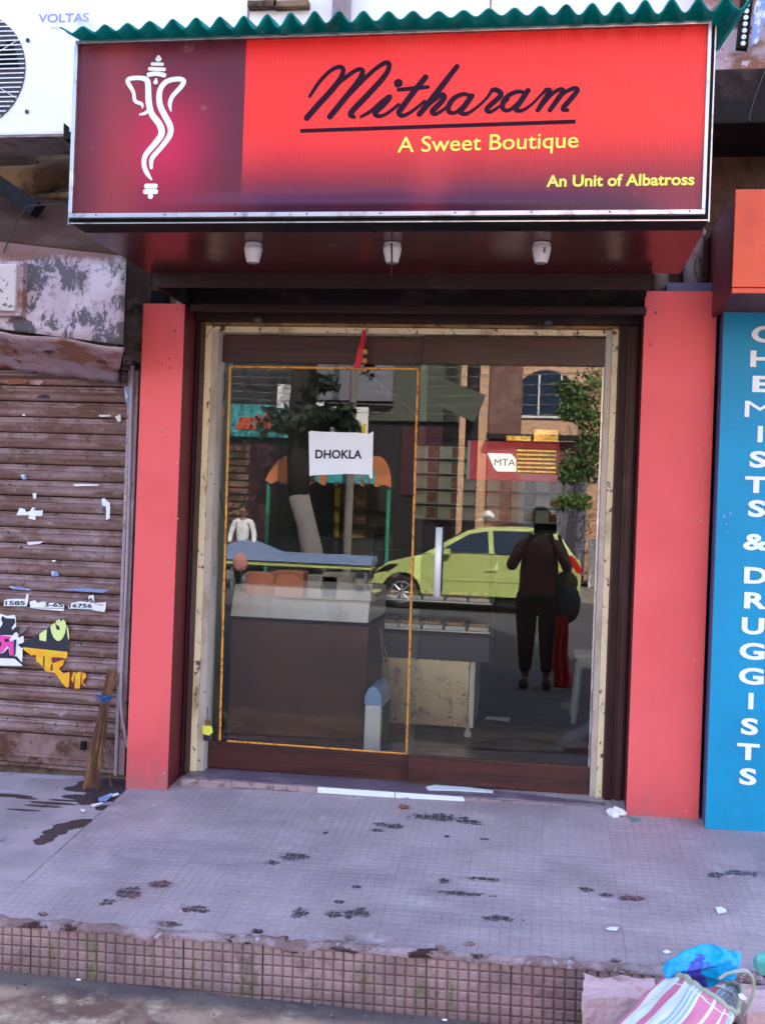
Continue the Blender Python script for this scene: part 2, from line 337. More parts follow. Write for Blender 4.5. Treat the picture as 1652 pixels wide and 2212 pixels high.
# printed flex of the signboard: dark maroon with a pink glow at the left, red fading to plum at the foot at the right
SY = 3.45
def flex(split):
    b = NB('printed_flex'); x, y, z = b.xyz()
    e = at(355, 300, SY); dx = b.math('DIVIDE', b.math('SUBTRACT', x, e.x), .145); dz = b.math('DIVIDE', b.math('SUBTRACT', z, e.z - .02), .17)
    d = b.math('ADD', b.math('MULTIPLY', dx, dx), b.math('MULTIPLY', dz, dz)); gl = b.math('POWER', 2.718, b.math('MULTIPLY', d, -.9))
    left = b.mix(gl, srgb(96, 30, 48), srgb(200, 30, 72))
    left = b.mix(b.math('MULTIPLY', b.math('POWER', 2.718, b.math('MULTIPLY', b.math('POWER', b.math('DIVIDE', b.math('SUBTRACT', x, at(255, 250, SY).x), .09), 2), -1)), .35), left, srgb(190, 70, 66))
    zz = b.math('ADD', z, b.math('MULTIPLY', b.noise(1.6, 2), .05))
    right = b.mix(b.ramp(zz, 2.60, 2.90), srgb(74, 30, 56), srgb(254, 52, 44)); right = b.mix(b.ramp(zz, 2.95, 3.18), right, srgb(250, 44, 40))
    right = b.mix(b.math('MULTIPLY', b.ramp(b.noise(2.2, 1), .5, .75), .35), right, srgb(248, 84, 80))
    c = b.mix(b.math('GREATER_THAN', x, split), left, right)
    c = b.mix(b.math('MULTIPLY', b.ramp(b.noise(10, 6), .66, .78), .4), c, (.45, .22, .2))
    sp = b.n.new('ShaderNodeTexWave'); sp.wave_type = 'BANDS'; sp.bands_direction = 'X'; b.l.new(b.geo.outputs['Position'], sp.inputs['Vector']); sp.inputs['Scale'].default_value = 34
    c = b.mix(b.math('MULTIPLY', b.ramp(sp.outputs['Fac'], .55, 1), .18), c, (.05, .02, .03))
    b.setv(b.b.inputs['Base Color'], c); b.b.inputs['Roughness'].default_value = .36; b.b.inputs['Specular IOR Level'].default_value = .28; b.bump(sp.outputs['Fac'], .12, .002); b.bump(b.noise(3, 2), .25, .02)
    return b.mat
M['flex'] = flex(at(527, 250, SY).x)

# paving tiles: plum grey, worn, with wet prints
BLOB = [(950, 1752, .20, .045, .02), (1010, 1762, .12, .03, .0), (845, 1775, .09, .03, .02), (965, 1798, .022, .014, .10), (1045, 1803, .03, .010, .14), (640, 1853, .075, .035, .10), (590, 1868, .05, .018, .12), (280, 1940, .07, .05, .12), (345, 1920, .08, .03, .08), (235, 1962, .05, .03, -.04), (415, 1976, .10, .030, -.01), (365, 2010, .06, .022, .02), (650, 1983, .05, .035, .04), (765, 1982, .085, .035, .08), (720, 1984, .06, .03, -.03),
        (957, 1906, .04, .024, .06), (1045, 1900, .10, .022, -.03), (770, 1921, .022, .014, .18), (735, 1956, .028, .014, .06), (1262, 1921, .04, .022, .06), (1365, 1940, .075, .024, .06), (1310, 1934, .05, .018, -.02), (1540, 1880, .05, .03, .0), (1600, 1876, .12, .03, -.02), (1080, 1990, .10, .03, -.08), (1000, 1935, .2, .03, -.14), (705, 1795, .02, .01, .08), (815, 1788, .05, .02, .02)]
def paving(name, base, dark, groove=False):
    b = NB(name); c = b.mix(b.ramp(b.noise(2.1, 4), .35, .7), base, dark)
    c = b.mix(b.ramp(b.noise(7, 6), .55, .75), c, tuple(v * 1.12 for v in base[:3]) + (1,)); c = b.mix(b.math('MULTIPLY', b.ramp(b.noise(3.2, 7, (.35, 1, 1), .7), .50, .66), .5), c, (.215, .165, .20, 1)); c = b.mix(b.math('MULTIPLY', b.ramp(b.noise(45, 6), .60, .72), .5), c, (.17, .12, .145, 1)); c = b.mix(b.math('MULTIPLY', b.ramp(b.noise(120, 3), .55, .75), .35), c, (.12, .08, .11, 1))
    x, y, z = b.xyz(); wob = b.noise(26, 6, rough=.75); wob2 = b.noise(9, 3); acc = None
    for (px, py, rx, ry, k_) in BLOB:
        p = atz(px, py, .26); p = atz(px, py, zp(p.x, p.y)); ry *= 1.5
        u = b.math('DIVIDE', b.math('SUBTRACT', x, p.x), rx); v = b.math('DIVIDE', b.math('SUBTRACT', y, p.y), ry)
        d = b.math('SUBTRACT', 1 + k_, b.math('POWER', b.math('MULTIPLY_ADD', u, u, b.math('MULTIPLY', v, v)), .5)); acc = d if acc is None else b.math('MAXIMUM', acc, d)
    wet = b.ramp(b.math('ADD', b.math('MULTIPLY', acc, .42), wob), .685, .71); damp = b.ramp(b.math('ADD', b.math('MULTIPLY', acc, .30), wob2), .50, .78)
    c = b.mix(b.math('MULTIPLY', damp, .35), c, (.15, .105, .13, 1))
    if groove:
        c = b.mix(b.math('MULTIPLY', b.ramp(b.noise(3.3, 4), .53, .70), .5), c, (.18, .13, .145, 1))
    else:
        c = b.mix(wet, c, (.062, .045, .056, 1))
    oi = b.n.new('ShaderNodeObjectInfo'); hs = b.n.new('ShaderNodeHueSaturation'); b.setv(hs.inputs['Color'], c); b.setv(hs.inputs['Value'], b.math('MULTIPLY_ADD', oi.outputs['Random'], .10, .95)); c = hs.outputs[0]
    b.setv(b.b.inputs['Base Color'], c)
    b.setv(b.b.inputs['Roughness'], b.math('SUBTRACT', .62, b.math('MULTIPLY', wet, .4)) if not groove else .8); b.bump(b.noise(140, 4), .35, .002); b.bump(b.noise(14, 4), .3, .004)
    return b.mat
M['tile_top'] = paving('tile_top', (.39, .295, .315, 1), (.285, .21, .225, 1)); M['tile_groove'] = paving('tile_groove', (.37, .28, .30, 1), (.27, .20, .215, 1), True)
def damp_cement():
    b = NB('damp_cement'); c = b.mix(b.ramp(b.noise(2.4, 6), .38, .66), (.40, .305, .325, 1), (.29, .21, .225, 1)); c = b.mix(b.ramp(b.noise(12, 6), .58, .70), c, (.20, .14, .16, 1)); c = b.mix(b.ramp(b.noise(5, 6, (.3, 1, 1)), .60, .66), c, (.42, .34, .40, 1))
    x, y, z = b.xyz(); acc = None
    for (px, py, rx, ry) in [(235, 1693, .16, .09), (205, 1722, .07, .08), (245, 1718, .08, .06), (170, 1700, .06, .03), (225, 1745, .03, .03), (190, 1777, .05, .018), (165, 1785, .05, .02), (138, 1797, .04, .03), (105, 1820, .035, .025), (88, 1838, .02, .015), (182, 1781, .06, .03), (150, 1791, .06, .03), (120, 1808, .05, .035), (95, 1830, .04, .03), (180, 1720, .10, .03), (115, 1735, .10, .016), (140, 1728, .08, .012), (95, 1742, .08, .012), (50, 1752, .07, .010), (20, 1719, .10, .018), (60, 1725, .05, .01)]:
        p = atz(px, py, .26); p = atz(px, py, zp(p.x, p.y) - .02); u = b.math('DIVIDE', b.math('SUBTRACT', x, p.x), rx); v = b.math('DIVIDE', b.math('SUBTRACT', y, p.y), ry)
        d = b.math('MULTIPLY_ADD', u, u, b.math('MULTIPLY', v, v)); acc = d if acc is None else b.math('MINIMUM', acc, d)
    wet = b.ramp(b.math('ADD', b.math('MULTIPLY', b.math('POWER', acc, .5), .6), b.math('MULTIPLY', b.noise(9, 6, rough=.65), .8)), 1.10, 1.02); c = b.mix(wet, c, (.062, .040, .048, 1))
    b.setv(b.b.inputs['Base Color'], c); b.setv(b.b.inputs['Roughness'], b.math('SUBTRACT', .75, b.math('MULTIPLY', wet, .5))); b.bump(b.noise(80, 5), .35, .003); b.bump(b.noise(6, 4), .4, .01); return b.mat
M['damp_cement'] = damp_cement()
def kerbmat(name, groove):
    b = NB(name); c = b.mix(b.ramp(b.noise(5, 5), .4, .65), (.36, .22, .205, 1), (.23, .135, .13, 1)); c = b.mix(b.ramp(b.noise(16, 5), .55, .7), c, (.20, .11, .11, 1))
    z = b.xyz()[2]; low = b.ramp(b.math('ADD', z, b.math('MULTIPLY', b.noise(6, 4), .12)), .16, .04)
    c = b.mix(b.math('MULTIPLY', low, .55), c, (.10, .055, .05, 1))
    ms = b.math('MULTIPLY', b.ramp(b.noise(7.5, 5, (1, 1, .22), .7), .52, .62), b.ramp(z, .19, .07)); c = b.mix(b.math('MULTIPLY', ms, .75), c, (.085, .10, .015, 1))
    if groove: c = b.mix(.7, c, (.07, .035, .04, 1))
    b.setv(b.b.inputs['Base Color'], c); b.b.inputs['Roughness'].default_value = .75; b.bump(b.noise(90, 5), .5, .003); b.bump(b.noise(20, 3), .4, .006); return b.mat
M['kerb_top'] = kerbmat('kerb_top', False); M['kerb_groove'] = kerbmat('kerb_groove', True)
def roadmat():
    b = NB('road'); c = b.mix(b.ramp(b.noise(2.3, 7, rough=.7), .42, .6), (.38, .245, .17, 1), (.15, .075, .055, 1)); c = b.mix(b.ramp(b.noise(9, 6), .5, .7), c, (.50, .37, .27, 1)); c = b.mix(b.ramp(b.noise(30, 4), .66, .72), c, (.06, .04, .04, 1))
    y = b.xyz()[1]; far = b.ramp(b.math('ADD', y, b.math('MULTIPLY', b.noise(1.5, 4), .5)), 2.2, 1.6); c = b.mix(far, c, (.10, .095, .11, 1))
    edge = b.ramp(b.math('ADD', y, b.math('MULTIPLY', b.noise(5, 4), .10)), 3.24, 3.33); c = b.mix(b.math('MULTIPLY', edge, .8), c, (.05, .04, .05, 1))
    b.setv(b.b.inputs['Base Color'], c); b.b.inputs['Roughness'].default_value = .8; b.bump(b.noise(60, 6), .6, .006); b.bump(b.noise(7, 4), .4, .02); return b.mat
M['road'] = roadmat()
# ------------------------------------------------------------ ground, road, pavement
o = MB().grid(lambda u, v: Vector((-60 + 120 * u, -60 + 68 * v, 0)), 12, 12).build('road', M['road']); tag(o, kind='structure')
def pav(u, v):
    x = -14 + 28 * u; y = 3.36 + 1.59 * v; z = zp(x, y) - .045; return Vector((x, y, z))
g = MB().grid(pav, 56, 10); g.prism([Vector((-14, 3.36, 0)), Vector((14, 3.36, 0)), Vector((14, 3.36, zp(14, 3.36) - .046)), Vector((3, 3.36, zp(3, 3.36) - .046)), Vector((-3, 3.36, zp(-3, 3.36) - .046)), Vector((-14, 3.36, zp(-14, 3.36) - .046))], (0, .05, 0))
pave = g.build('pavement', M['cement'], origin=(0, 3.36, 0)); tag(pave, kind='structure')
TS, NC = .265, 8
def tile_mesh(nx, ny, top, groove, name, gap=.0019, dep=.0022, q=.0022):
    g = MB(); c = TS / NC; W, H_ = nx * c, ny * c; e = .0 if gap < .0016 else .0012
    g.box(e, W - e, e, H_ - e, -.012, -dep, 1)
    for i in range(nx):
        for j in range(ny):
            x0, x1, y0, y1 = i * c + gap, (i + 1) * c - gap, j * c + gap, (j + 1) * c - gap
            g.add([(x0, y0, -dep), (x1, y0, -dep), (x1, y1, -dep), (x0, y1, -dep), (x0 + q, y0 + q, 0), (x1 - q, y0 + q, 0), (x1 - q, y1 - q, 0), (x0 + q, y1 - q, 0)],
                  [(4, 5, 6, 7), (0, 1, 5, 4), (1, 2, 6, 5), (2, 3, 7, 6), (3, 0, 4, 7)], 0)
    me = bpy.data.meshes.new(name); me.from_pydata(g.v, [], g.f); me.materials.append(top); me.materials.append(groove); me.polygons.foreach_set('material_index', g.m); me.update(); return me
tm = tile_mesh(8, 8, M['tile_top'], M['tile_groove'], 'tile', .0012, .0010, .0018)
ya = 3.362; nrow = 6
for i in range(-5, 13):
    for j in range(nrow):
        x, y = -1.82 + i * TS, ya + j * TS
        if (i < 0 and j > 0) or y > 4.9: continue
        o = bpy.data.objects.new('tile', tm); C.objects.link(o); o.parent = pave
        xc = x; z = zp(x, y) + random.uniform(-.0004, .0004)
        o.location = Vector((xc, y, z)) - WL[pave.name]; o.rotation_euler = (math.atan(.10) + random.uniform(-.001, .001), -math.atan(.024) + random.uniform(-.001, .001), 0)
# smoother cement at the foot of the shutter, a little lower than the tiles
def cem(u, v):
    x = -6 + 4.178 * u; y = 3.622 + 1.32 * v; d = .003 + .024 * smooth01(3.7, 4.5, y)
    return Vector((x, y, zp(x, y) - d + .004 * noise.noise(Vector((x * 3, y * 3, 0)))))
o = MB().grid(cem, 60, 20).build('cement_patch', M['damp_cement'], pave, smooth=True)
o = MB().prism([Vector((-1.823, 3.66, zp(-1.82, 3.66) - .0)), Vector((-1.823, 4.9, zp(-1.82, 4.9))), Vector((-1.823, 4.9, zp(-1.82, 4.9) - .05)), Vector((-1.823, 3.66, zp(-1.82, 3.66) - .05))], (.002, 0, 0)).build('mortar_riser', M['mortar'], pave)
# water on the cement
def puddle(pts, zoff, name='wet_stain'):
    P = []
    for (px, py) in pts:
        p = atz(px, py, .26)
        for _ in range(3): p = atz(px, py, zp(p.x, p.y) - .026 * smooth01(3.7, 4.5, p.y))
        P.append((p.x, p.y))
    P = catmull(P + [P[0]], 4)[:-1]
    if zoff is None: zoff = .003
    cx = sum(p[0] for p in P) / len(P); cy = sum(p[1] for p in P) / len(P)
    f = lambda x, y: zp(x, y) - .026 * smooth01(3.7, 4.5, y) + zoff
    vs = [(cx, cy, f(cx, cy))] + [(x, y, f(x, y)) for x, y in P]; n = len(P)
    return MB().add(vs, [(0, 1 + i, 1 + (i + 1) % n) for i in range(n)]).build(name, M['wet'], pave)
M['wet'] = mat('wet', (.075, .05, .065), .25, layers=[((.12, .09, .11), 9, .45, .65)], bump=.1)
# kerb of the pavement
kt = tile_mesh(8, 6, M['kerb_top'], M['kerb_groove'], 'kerb_tile', .0018, .005, .0045)
kerb = MB().box(-14, 14, 3.352, 3.40, -.05, .10).build('kerb', M['mortar']); tag(kerb, kind='structure')
for i in range(-6, 10):
    x = -1.905 + i * TS
    if x > .62: break
    o = bpy.data.objects.new('kerb_tile', kt); C.objects.link(o); o.parent = kerb
    z = zp(x, 3.34) - .012 - .19875
    o.rotation_euler = (R(90) + random.uniform(-.01, .01), -math.atan(.024), 0); o.location = Vector((x, 3.34 + random.uniform(-.003, .002), z)) - WL[kerb.name]
def capf(u, v):
    x = -3.6 + 7.2 * u; n1 = noise.noise(Vector((x * 9, 0, 3))); n2 = noise.noise(Vector((x * 31, v * 7, 1)))
    back = 3.362 + .016 * n1 + .008 * noise.noise(Vector((x * 40, 5, 0))) + (.09 if x < -1.35 else .03) * max(0, noise.noise(Vector((x * 4, 9, 0))) + .15)
    dip = .024 * max(0, noise.noise(Vector((x * 6, 2, 8))) - .02) + .008 * max(0, noise.noise(Vector((x * 28, 2, 8))))
    if v < .3: y = 3.337 + .004 * n2 + .006 * (v / .3) ** 3; z = zp(x, 3.34) - .013 + .014 * (v / .3) ** .6 - dip
    else: t = (v - .3) / .7; y = 3.343 + (back - 3.343) * t; z = zp(x, y) + .002 + .004 * math.sin(t * 3.1) + .005 * n2 - dip * (1 - t)
    if v >= .99: z = zp(x, y) - .004
    return Vector((x, y, z))
o = MB().grid(capf, 700, 10).build('mortar_edge', M['mortar'], kerb, smooth=True)
# chips of broken mortar lying on the edge
for k in range(10):
    x = random.uniform(-1.8, .5); y = random.uniform(3.37, 3.42); s = random.uniform(.006, .014)
    g = MB(); g.sphere((x, y, zp(x, y) + s * .3), s, 1.4, .9, .5, 7, 5); g.v = [tuple(Vector(v) + Vector((0, 0, 0)) + .35 * s * noise.noise_vector(Vector(v) * 90)) for v in g.v]; g.build('mortar_chip', M['mortar'], kerb)

# ------------------------------------------------------------ the building with the sweet shop
bld = thing('shop_building', 'white upper storey and dim tiled-floor room of the building behind the red shopfront', 'building', (0, 4.95, .3))
MB().box(-12, 3.1, 4.95, 14, 3.34, 11.3).build('upper_wall', M['white_wall'], bld)
MB().box(-12, -1.80, 4.95, 14, 0, 3.336).build('wall', M['tan_wall'], bld); MB().box(.9, 3.1, 4.95, 14, 0, 3.336).build('wall', M['grey_wall'], bld)
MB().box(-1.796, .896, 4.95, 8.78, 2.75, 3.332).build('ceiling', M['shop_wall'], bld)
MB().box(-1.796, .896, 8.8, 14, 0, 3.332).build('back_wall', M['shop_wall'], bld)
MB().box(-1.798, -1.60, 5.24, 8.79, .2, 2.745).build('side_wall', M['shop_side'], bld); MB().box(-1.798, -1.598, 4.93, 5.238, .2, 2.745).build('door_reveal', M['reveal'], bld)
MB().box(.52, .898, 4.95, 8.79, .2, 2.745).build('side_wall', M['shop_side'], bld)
fl = MB().box(-1.60, .52, 4.92, 8.79, 0, .318).build('floor', M['plaster_step'], bld)
pm = None
for k in range(26):
    y = 4.925 + k * .148
    g = MB().box(-1.598, .518, y, y + .145, .320, .329)
    if pm is None: pm = g.build('plank', M['plank'], fl); pm['z0'] = 0; del pm['z0']
    else: c_ = pm.copy(); C.objects.link(c_); c_.location = pm.location + Vector((0, k * .148, random.uniform(0, .001))); c_.parent = fl
# windows and ledges just above the roof sheet
for (xa, xb) in ((548, 596), (604, 664)):
    p = at(xa, 2, 4.95); q = at(xb, 2, 4.95); f = MB().box(p.x, q.x, 4.93, 4.948, p.z - .02, p.z + 1.1).build('window', M['white_plastic'], bld, bev=.004)
    MB().box(p.x + .02, q.x - .02, 4.926, 4.929, p.z + .03, p.z + 1.06).build('pane', M['car_glass'], f)
    MB().box(p.x - .015, q.x + .015, 4.90, 4.949, p.z - .05, p.z - .022).build('sill', M['tan_wall'], f)
p = at(740, 40, 4.93); MB().tube([(p.x, 4.90, 3.2), (p.x, 4.90, 6)], .045, 14).build('downpipe', M['pvc'], bld, smooth=True)
for xx in (535, 1058, 1500):
    p = at(xx, 40, 4.94); MB().box(p.x - .004, p.x + .004, 4.944, 4.952, 3.2, 6).build('wall_joint', M['grey_wall'], bld)
# neighbour to the right, lower
nb = MB().box(3.104, 16, 4.95, 14, 0, 6.4).build('neighbour_building', M['grey_wall']); tag(nb, 'grey rendered neighbouring building to the right, out beyond the chemist panel', 'building')
# pieces of facade between the shops on the right, above the chemist
ck = thing('upper_frontage', 'pale and brown patched wall with a dark beam above the chemist signboard', 'wall', (.8, 4.9, 2.5))
p = at(1600, 150, 4.75); MB().box(.60, 2.6, 4.80, 4.948, 3.42, 5.2).build('plaster_wall', M['mauve_plate'], ck)
MB().box(.55, 2.6, 4.40, 4.946, 3.18, 3.40).build('beam', M['dark_beam'], ck, bev=.01)
MB().box(.50, 2.6, 4.79, 4.944, 2.3, 3.176).build('brown_wall', M['brown_plate'], ck)
p, q = at(1593, 78, 4.7), at(1640, -60, 4.7)
vs = thing('vertical_sign', 'narrow dark board with a column of white marks beside the green roof sheet', 'sign', (p.x + .03, 4.7, p.z))
A = [at(1590, 103, 4.7), at(1614, 105, 4.7), at(1632, -60, 4.7), at(1605, -60, 4.7)]
MB().prism(A, (0, .03, 0)).build('board', M['black'], vs)
for k in range(9):
    c_ = at(1604 + k * 1.5, 94 - k * 14, 4.695); MB().lathe(c_ - Vector((0, .004, 0)), [(.010, 0), (.010, .008)], 12, 'y').build('letter', M['white_ink'], vs)
g = MB(); A = [at(*q, 4.6) for q in ((1621, 100), (1636, 92), (1652, 40), (1662, -20), (1640, -30), (1628, 20))]; g.prism(A, (0, .02, 0))
o = g.build('hanging_cloth', M['print_blue'], bev=.006); tag(o, 'blue printed cloth hanging at the top right corner next to the dotted board', 'cloth')

# ------------------------------------------------------------ shop surround
def struct_box(name, lab, cat, m_, *b, bev=.004):
    o = MB().box(*b).build(name, m_, bev=bev); return tag(o, lab, cat)
def pillar(x0, x1, z0, z1, lab, nails, marks, cap=False):
    t = thing('pillar', lab, 'pillar', ((x0 + x1) / 2, 4.75, z0), 'red clad pillars beside the glass doors')
    MB().box(x0, x1, 4.60, 4.608, z0, z1).build('front_panel', M['red_panel'], t, bev=.0025)
    MB().box(x0 + .002, x1 - .002, 4.609, 4.93, z0 + .002, z1 - .002).build('side_panel', M['red_side'], t, bev=.002)
    for (nx, ny) in nails:
        p = at(nx, ny, 4.599); MB().lathe((p.x, 4.596, p.z), [(.0035, 0), (.0035, .004)], 8, 'y').build('screw', M['cream_white'], t)
    for (nx, ny) in marks:
        p = at(nx, ny, 4.5995); g = MB(); r_ = random.uniform(.003, .006); A = [p + Vector((math.cos(k) * r_ * random.uniform(.4, 1.2), 0, math.sin(k) * r_ * random.uniform(.6, 1.8))) for k in range(6)]; g.prism(A, (0, -.0007, 0)); g.build('paint_chip', M['red_side'], t)
    if cap: p, q = at(1440, 616, 4.62), at(1543, 629, 4.62); MB().box(p.x, q.x, 4.62, 4.95, q.z - .004, q.z + .035).build('cap', M['blue_side'], t)
    return t
pillar(-1.833, -1.637, .279, 2.485, 'narrower red pillar between the rusty shutter and the glass doors', [(350, 930), (383, 1000), (365, 1215), (355, 1670), (385, 1120)], [(383, 668), (378, 715), (349, 932), (340, 780), (366, 775), (368, 795), (350, 785)])
pillar(.380, .676, .338, 2.552, 'wider red pillar with a blue cap between the glass doors and the blue chemist panel', [(1530, 660), (1525, 858), (1513, 1125), (1498, 1425), (1482, 1752)], [(1518, 968), (1415, 676), (1405, 745)], True)
def jamb(x0, x1, lab):
    t = thing('door_jamb', lab, 'door jamb', ((x0 + x1) / 2, 4.78, .33), 'maroon jambs either side of the doors')
    MB().box(x0, x1, 4.78, 4.92, .325, 2.45).build('post', M['maroon_paint'], t, bev=.004)
    w_ = (x1 - x0); MB().box(x0 + w_ * .1, x0 + w_ * .42, 4.762, 4.779, .33, 2.43).build('guide_channel', M['maroon_dark'], t, bev=.004)
    MB().box(x0 + w_ * .58, x0 + w_ * .9, 4.766, 4.779, .33, 2.43).build('guide_channel', M['maroon_paint'], t, bev=.004); return t
jamb(-1.637, -1.603, 'dark maroon door jamb beside the narrower red pillar'); jamb(.290, .380, 'dark maroon door jamb beside the wider red pillar, scratched')
dark = thing('shop_lintel', 'dark maroon lintel and roller shutter housing above the glass doors', 'lintel', (-.65, 4.6, 2.4))
MB().box(-1.635, .39, 4.74, 4.92, 2.436, 2.75).build('lintel_board', M['maroon_dark'], dark, bev=.003)
MB().box(-1.60, .385, 4.56, 4.60, 2.446, 2.478).build('bottom_rail', M['maroon_dark'], dark, bev=.004)
MB().tube([(-1.60, 4.68, 2.60), (.385, 4.68, 2.60)], .11, 20).build('shutter_roll', M['dark_beam'], dark, smooth=True)
MB().box(-1.64, .372, 4.215, 4.235, 2.478, 2.585).build('fascia_board', M['maroon_dark'], dark, bev=.003)
MB().box(-1.64, .372, 4.236, 4.56, 2.585, 2.60).build('top_board', M['maroon_dark'], dark)
MB().box(-1.66, -1.637, 4.236, 4.90, 2.49, 2.75).build('end_board', M['dark_beam'], dark)
g = MB(); A = [at(*q, 4.21) for q in ((1372, 566), (1408, 563), (1404, 578), (1395, 587), (1380, 588), (1378, 575))]; g.prism(A, (0, -.012, 0)); g.build('flaking_patch', M['tissue'], dark, bev=.003)
for (px, py) in ((557, 695), (1185, 683)):
    p = at(px, py, 4.70); o = MB().sphere((p.x, 4.70, 2.432), .022, 1, 1, .8, 14, 8).build('ceiling_spot', M['dark_grey'], smooth=True)
    tag(o, 'small round spot fitting under the lintel, ' + ('above the left door leaf' if px < 900 else 'above the right door leaf'), 'lamp', 'small spots under the lintel')
# cream frame
fr = thing('door_frame', 'chipped cream and ochre painted frame round the sliding glass doors', 'door frame', (-.66, 4.86, .33))
MB().box(-1.602, -1.572, 4.80, 4.815, .31, 2.43).build('left_stile', M['cream'], fr, bev=.003); MB().box(-1.572, -1.541, 4.812, 4.93, .335, 2.42).build('left_inner_stile', M['cream_white'], fr, bev=.002)
MB().box(.262, .289, 4.79, 4.805, .305, 2.43).build('right_stile', M['cream'], fr, bev=.003); MB().box(.236, .262, 4.802, 4.93, .345, 2.42).build('right_inner_stile', M['cream_white'], fr, bev=.002)
MB().box(-1.602, .289, 4.782, 4.80, 2.422, 2.436).build('ochre_head', M['ochre_edge'], fr, bev=.002); MB().box(-1.572, .262, 4.803, 4.93, 2.395, 2.421).build('head', M['cream'], fr, bev=.002)

# sliding doors
def leaf(x0, x1, Y, lab, z0, z1):
    t = thing('sliding_door', lab, 'door', ((x0 + x1) / 2, Y, z0), 'two sliding glass door leaves'); rt = Matrix.Rotation(0, 3, 'Z')
    MB().box(x0, x1, Y - .016, Y + .016, z0, z0 + .124).build('bottom_rail', M['wood_rail'], t, bev=.0025)
    MB().box(x0, x1, Y - .016, Y + .016, z1 - .126, z1).build('top_rail', M['wood_rail'], t, bev=.0025)
    return t
dl = leaf(-1.538, -.578, 4.888, 'left sliding glass door leaf with a wooden rail and an orange ribbon border', .342, 2.390)
dr = leaf(-.577, .232, 4.836, 'right sliding glass door leaf with a wooden rail and a vertical steel handle', .355, 2.388)
MB().box(-1.502, -.560, 4.885, 4.891, .466, 2.264).build('pane', M['pane'], dl); MB().box(-.585, .226, 4.833, 4.839, .479, 2.262).build('pane', M['pane'], dr)
MB().box(.2265, .2345, 4.828, 4.846, .479, 2.262).build('edge_strip', M['alu'], dr)
hd = MB(); hx = -.472; hd.tube([(hx, 4.792, 1.205), (hx, 4.792, 1.52)], .0155, 16); hd.tube([(hx, 4.792, 1.25), (hx, 4.833, 1.25)], .007, 10); hd.tube([(hx, 4.792, 1.475), (hx, 4.833, 1.475)], .007, 10)
hd.build('handle', M['steel'], dr, smooth=True)
# ribbon stuck on the pane as a border
M['ribbon_orange'] = mat('ribbon_orange', (.78, .33, .03), .5, layers=[((.40, .10, .02), 55, .52, .60), ((.85, .62, .15), 90, .60, .66)])
rb = [at(*q, 4.882) for q in ((497, 792), (903, 797), (878, 1629), (475, 1600))]
def band(mb, a, b, w_, d): # flat strip between two points on the pane
    n = (b - a).cross(Vector((0, 1, 0))).normalized() * w_; mb.prism([a - n, b - n, b + n, a + n], (0, d, 0))
for i, (a, b) in enumerate(((0, 1), (1, 2), (2, 3), (3, 0))):
    g = MB(); n = 26; pts = [rb[a].lerp(rb[b], k / n) for k in range(n + 1)]; t_ = (rb[b] - rb[a]).normalized(); s_ = t_.cross(Vector((0, 1, 0))) * .0052
    if i == 2: pts = pts[0:1] + pts[1:-1]
    vs_ = []; off = [.0006 * math.sin(k * 1.7 + i) for k in range(len(pts))]
    g.tube([p + s_ * off[k] * 100 for k, p in enumerate(pts)], .0052, 6, flat=.0012)
    g.build('ribbon', M['ribbon_orange'], dl)
# sill and step
g = MB(); zs = lambda x: .337 + .008 * (x + 1.5)
g.prism([Vector((-1.60, 4.69, .30)), Vector((.30, 4.69, .30)), Vector((.30, 4.69, zs(.3))), Vector((-1.60, 4.69, zs(-1.6)))], (0, .24, 0)); sill = g.build('door_sill', M['sill_stone'], bev=.003); tag(sill, 'dark stone door sill with broken plaster edge under the sliding doors', 'sill')
def stepf(u, v):
    x = -1.60 + 1.90 * u; n1 = noise.noise(Vector((x * 14, v * 3, 0))); top = zs(x) - .006 + .003 * n1
    if v < .5: y = 4.672 + .008 * n1; z = zp(x, 4.66) - .006 + (top - zp(x, 4.66) + .006) * v * 2
    else: y = 4.672 + .008 * n1 + (v - .5) * 2 * .02; z = top
    return Vector((x, y, z))
MB().grid(stepf, 240, 6).build('plaster_edge', M['plaster_step'], sill, smooth=True)
for (x0_, x1_) in ((686, 852), (854, 1006)):
    a, b = at(x0_, 1712, 4.664), at(x1_, 1720, 4.664); za, zb = zs(a.x) + .001, zs(b.x) + .001
    MB().prism([Vector((a.x, 4.668, za - .026)), Vector((b.x, 4.668, zb - .024)), Vector((b.x - (.012 if x1_ > 900 else 0), 4.668, zb)), Vector((a.x, 4.668, za))], (0, -.008, 0)).build('white_tile', M['white_tile'], sill, bev=.0015)
for (x0_, x1_, d_) in ((500, 545, 0), (552, 590, .002), (592, 640, 0), (545, 551, 0)):
    a, b = at(x0_, 1697, 4.664), at(x1_, 1700, 4.664); MB().box(a.x, b.x, 4.664, 4.672, zs(a.x) - .026 + d_, zs(a.x) + .0).build('tile_stub', M['plaster_step'], sill, bev=.0015)
g = MB(); A = [(920, 1700), (945, 1693), (1000, 1700), (1065, 1709), (1064, 1713), (985, 1708), (925, 1706)]
A = [atz(px, py, .348) for (px, py) in A]; g.prism([Vector((p.x, p.y, zs(p.x) + .0008)) for p in A], (0, 0, .003)); o = g.build('paper_scrap', M['paper']); tag(o, 'long torn white paper scrap lying on the dark door sill', 'paper')

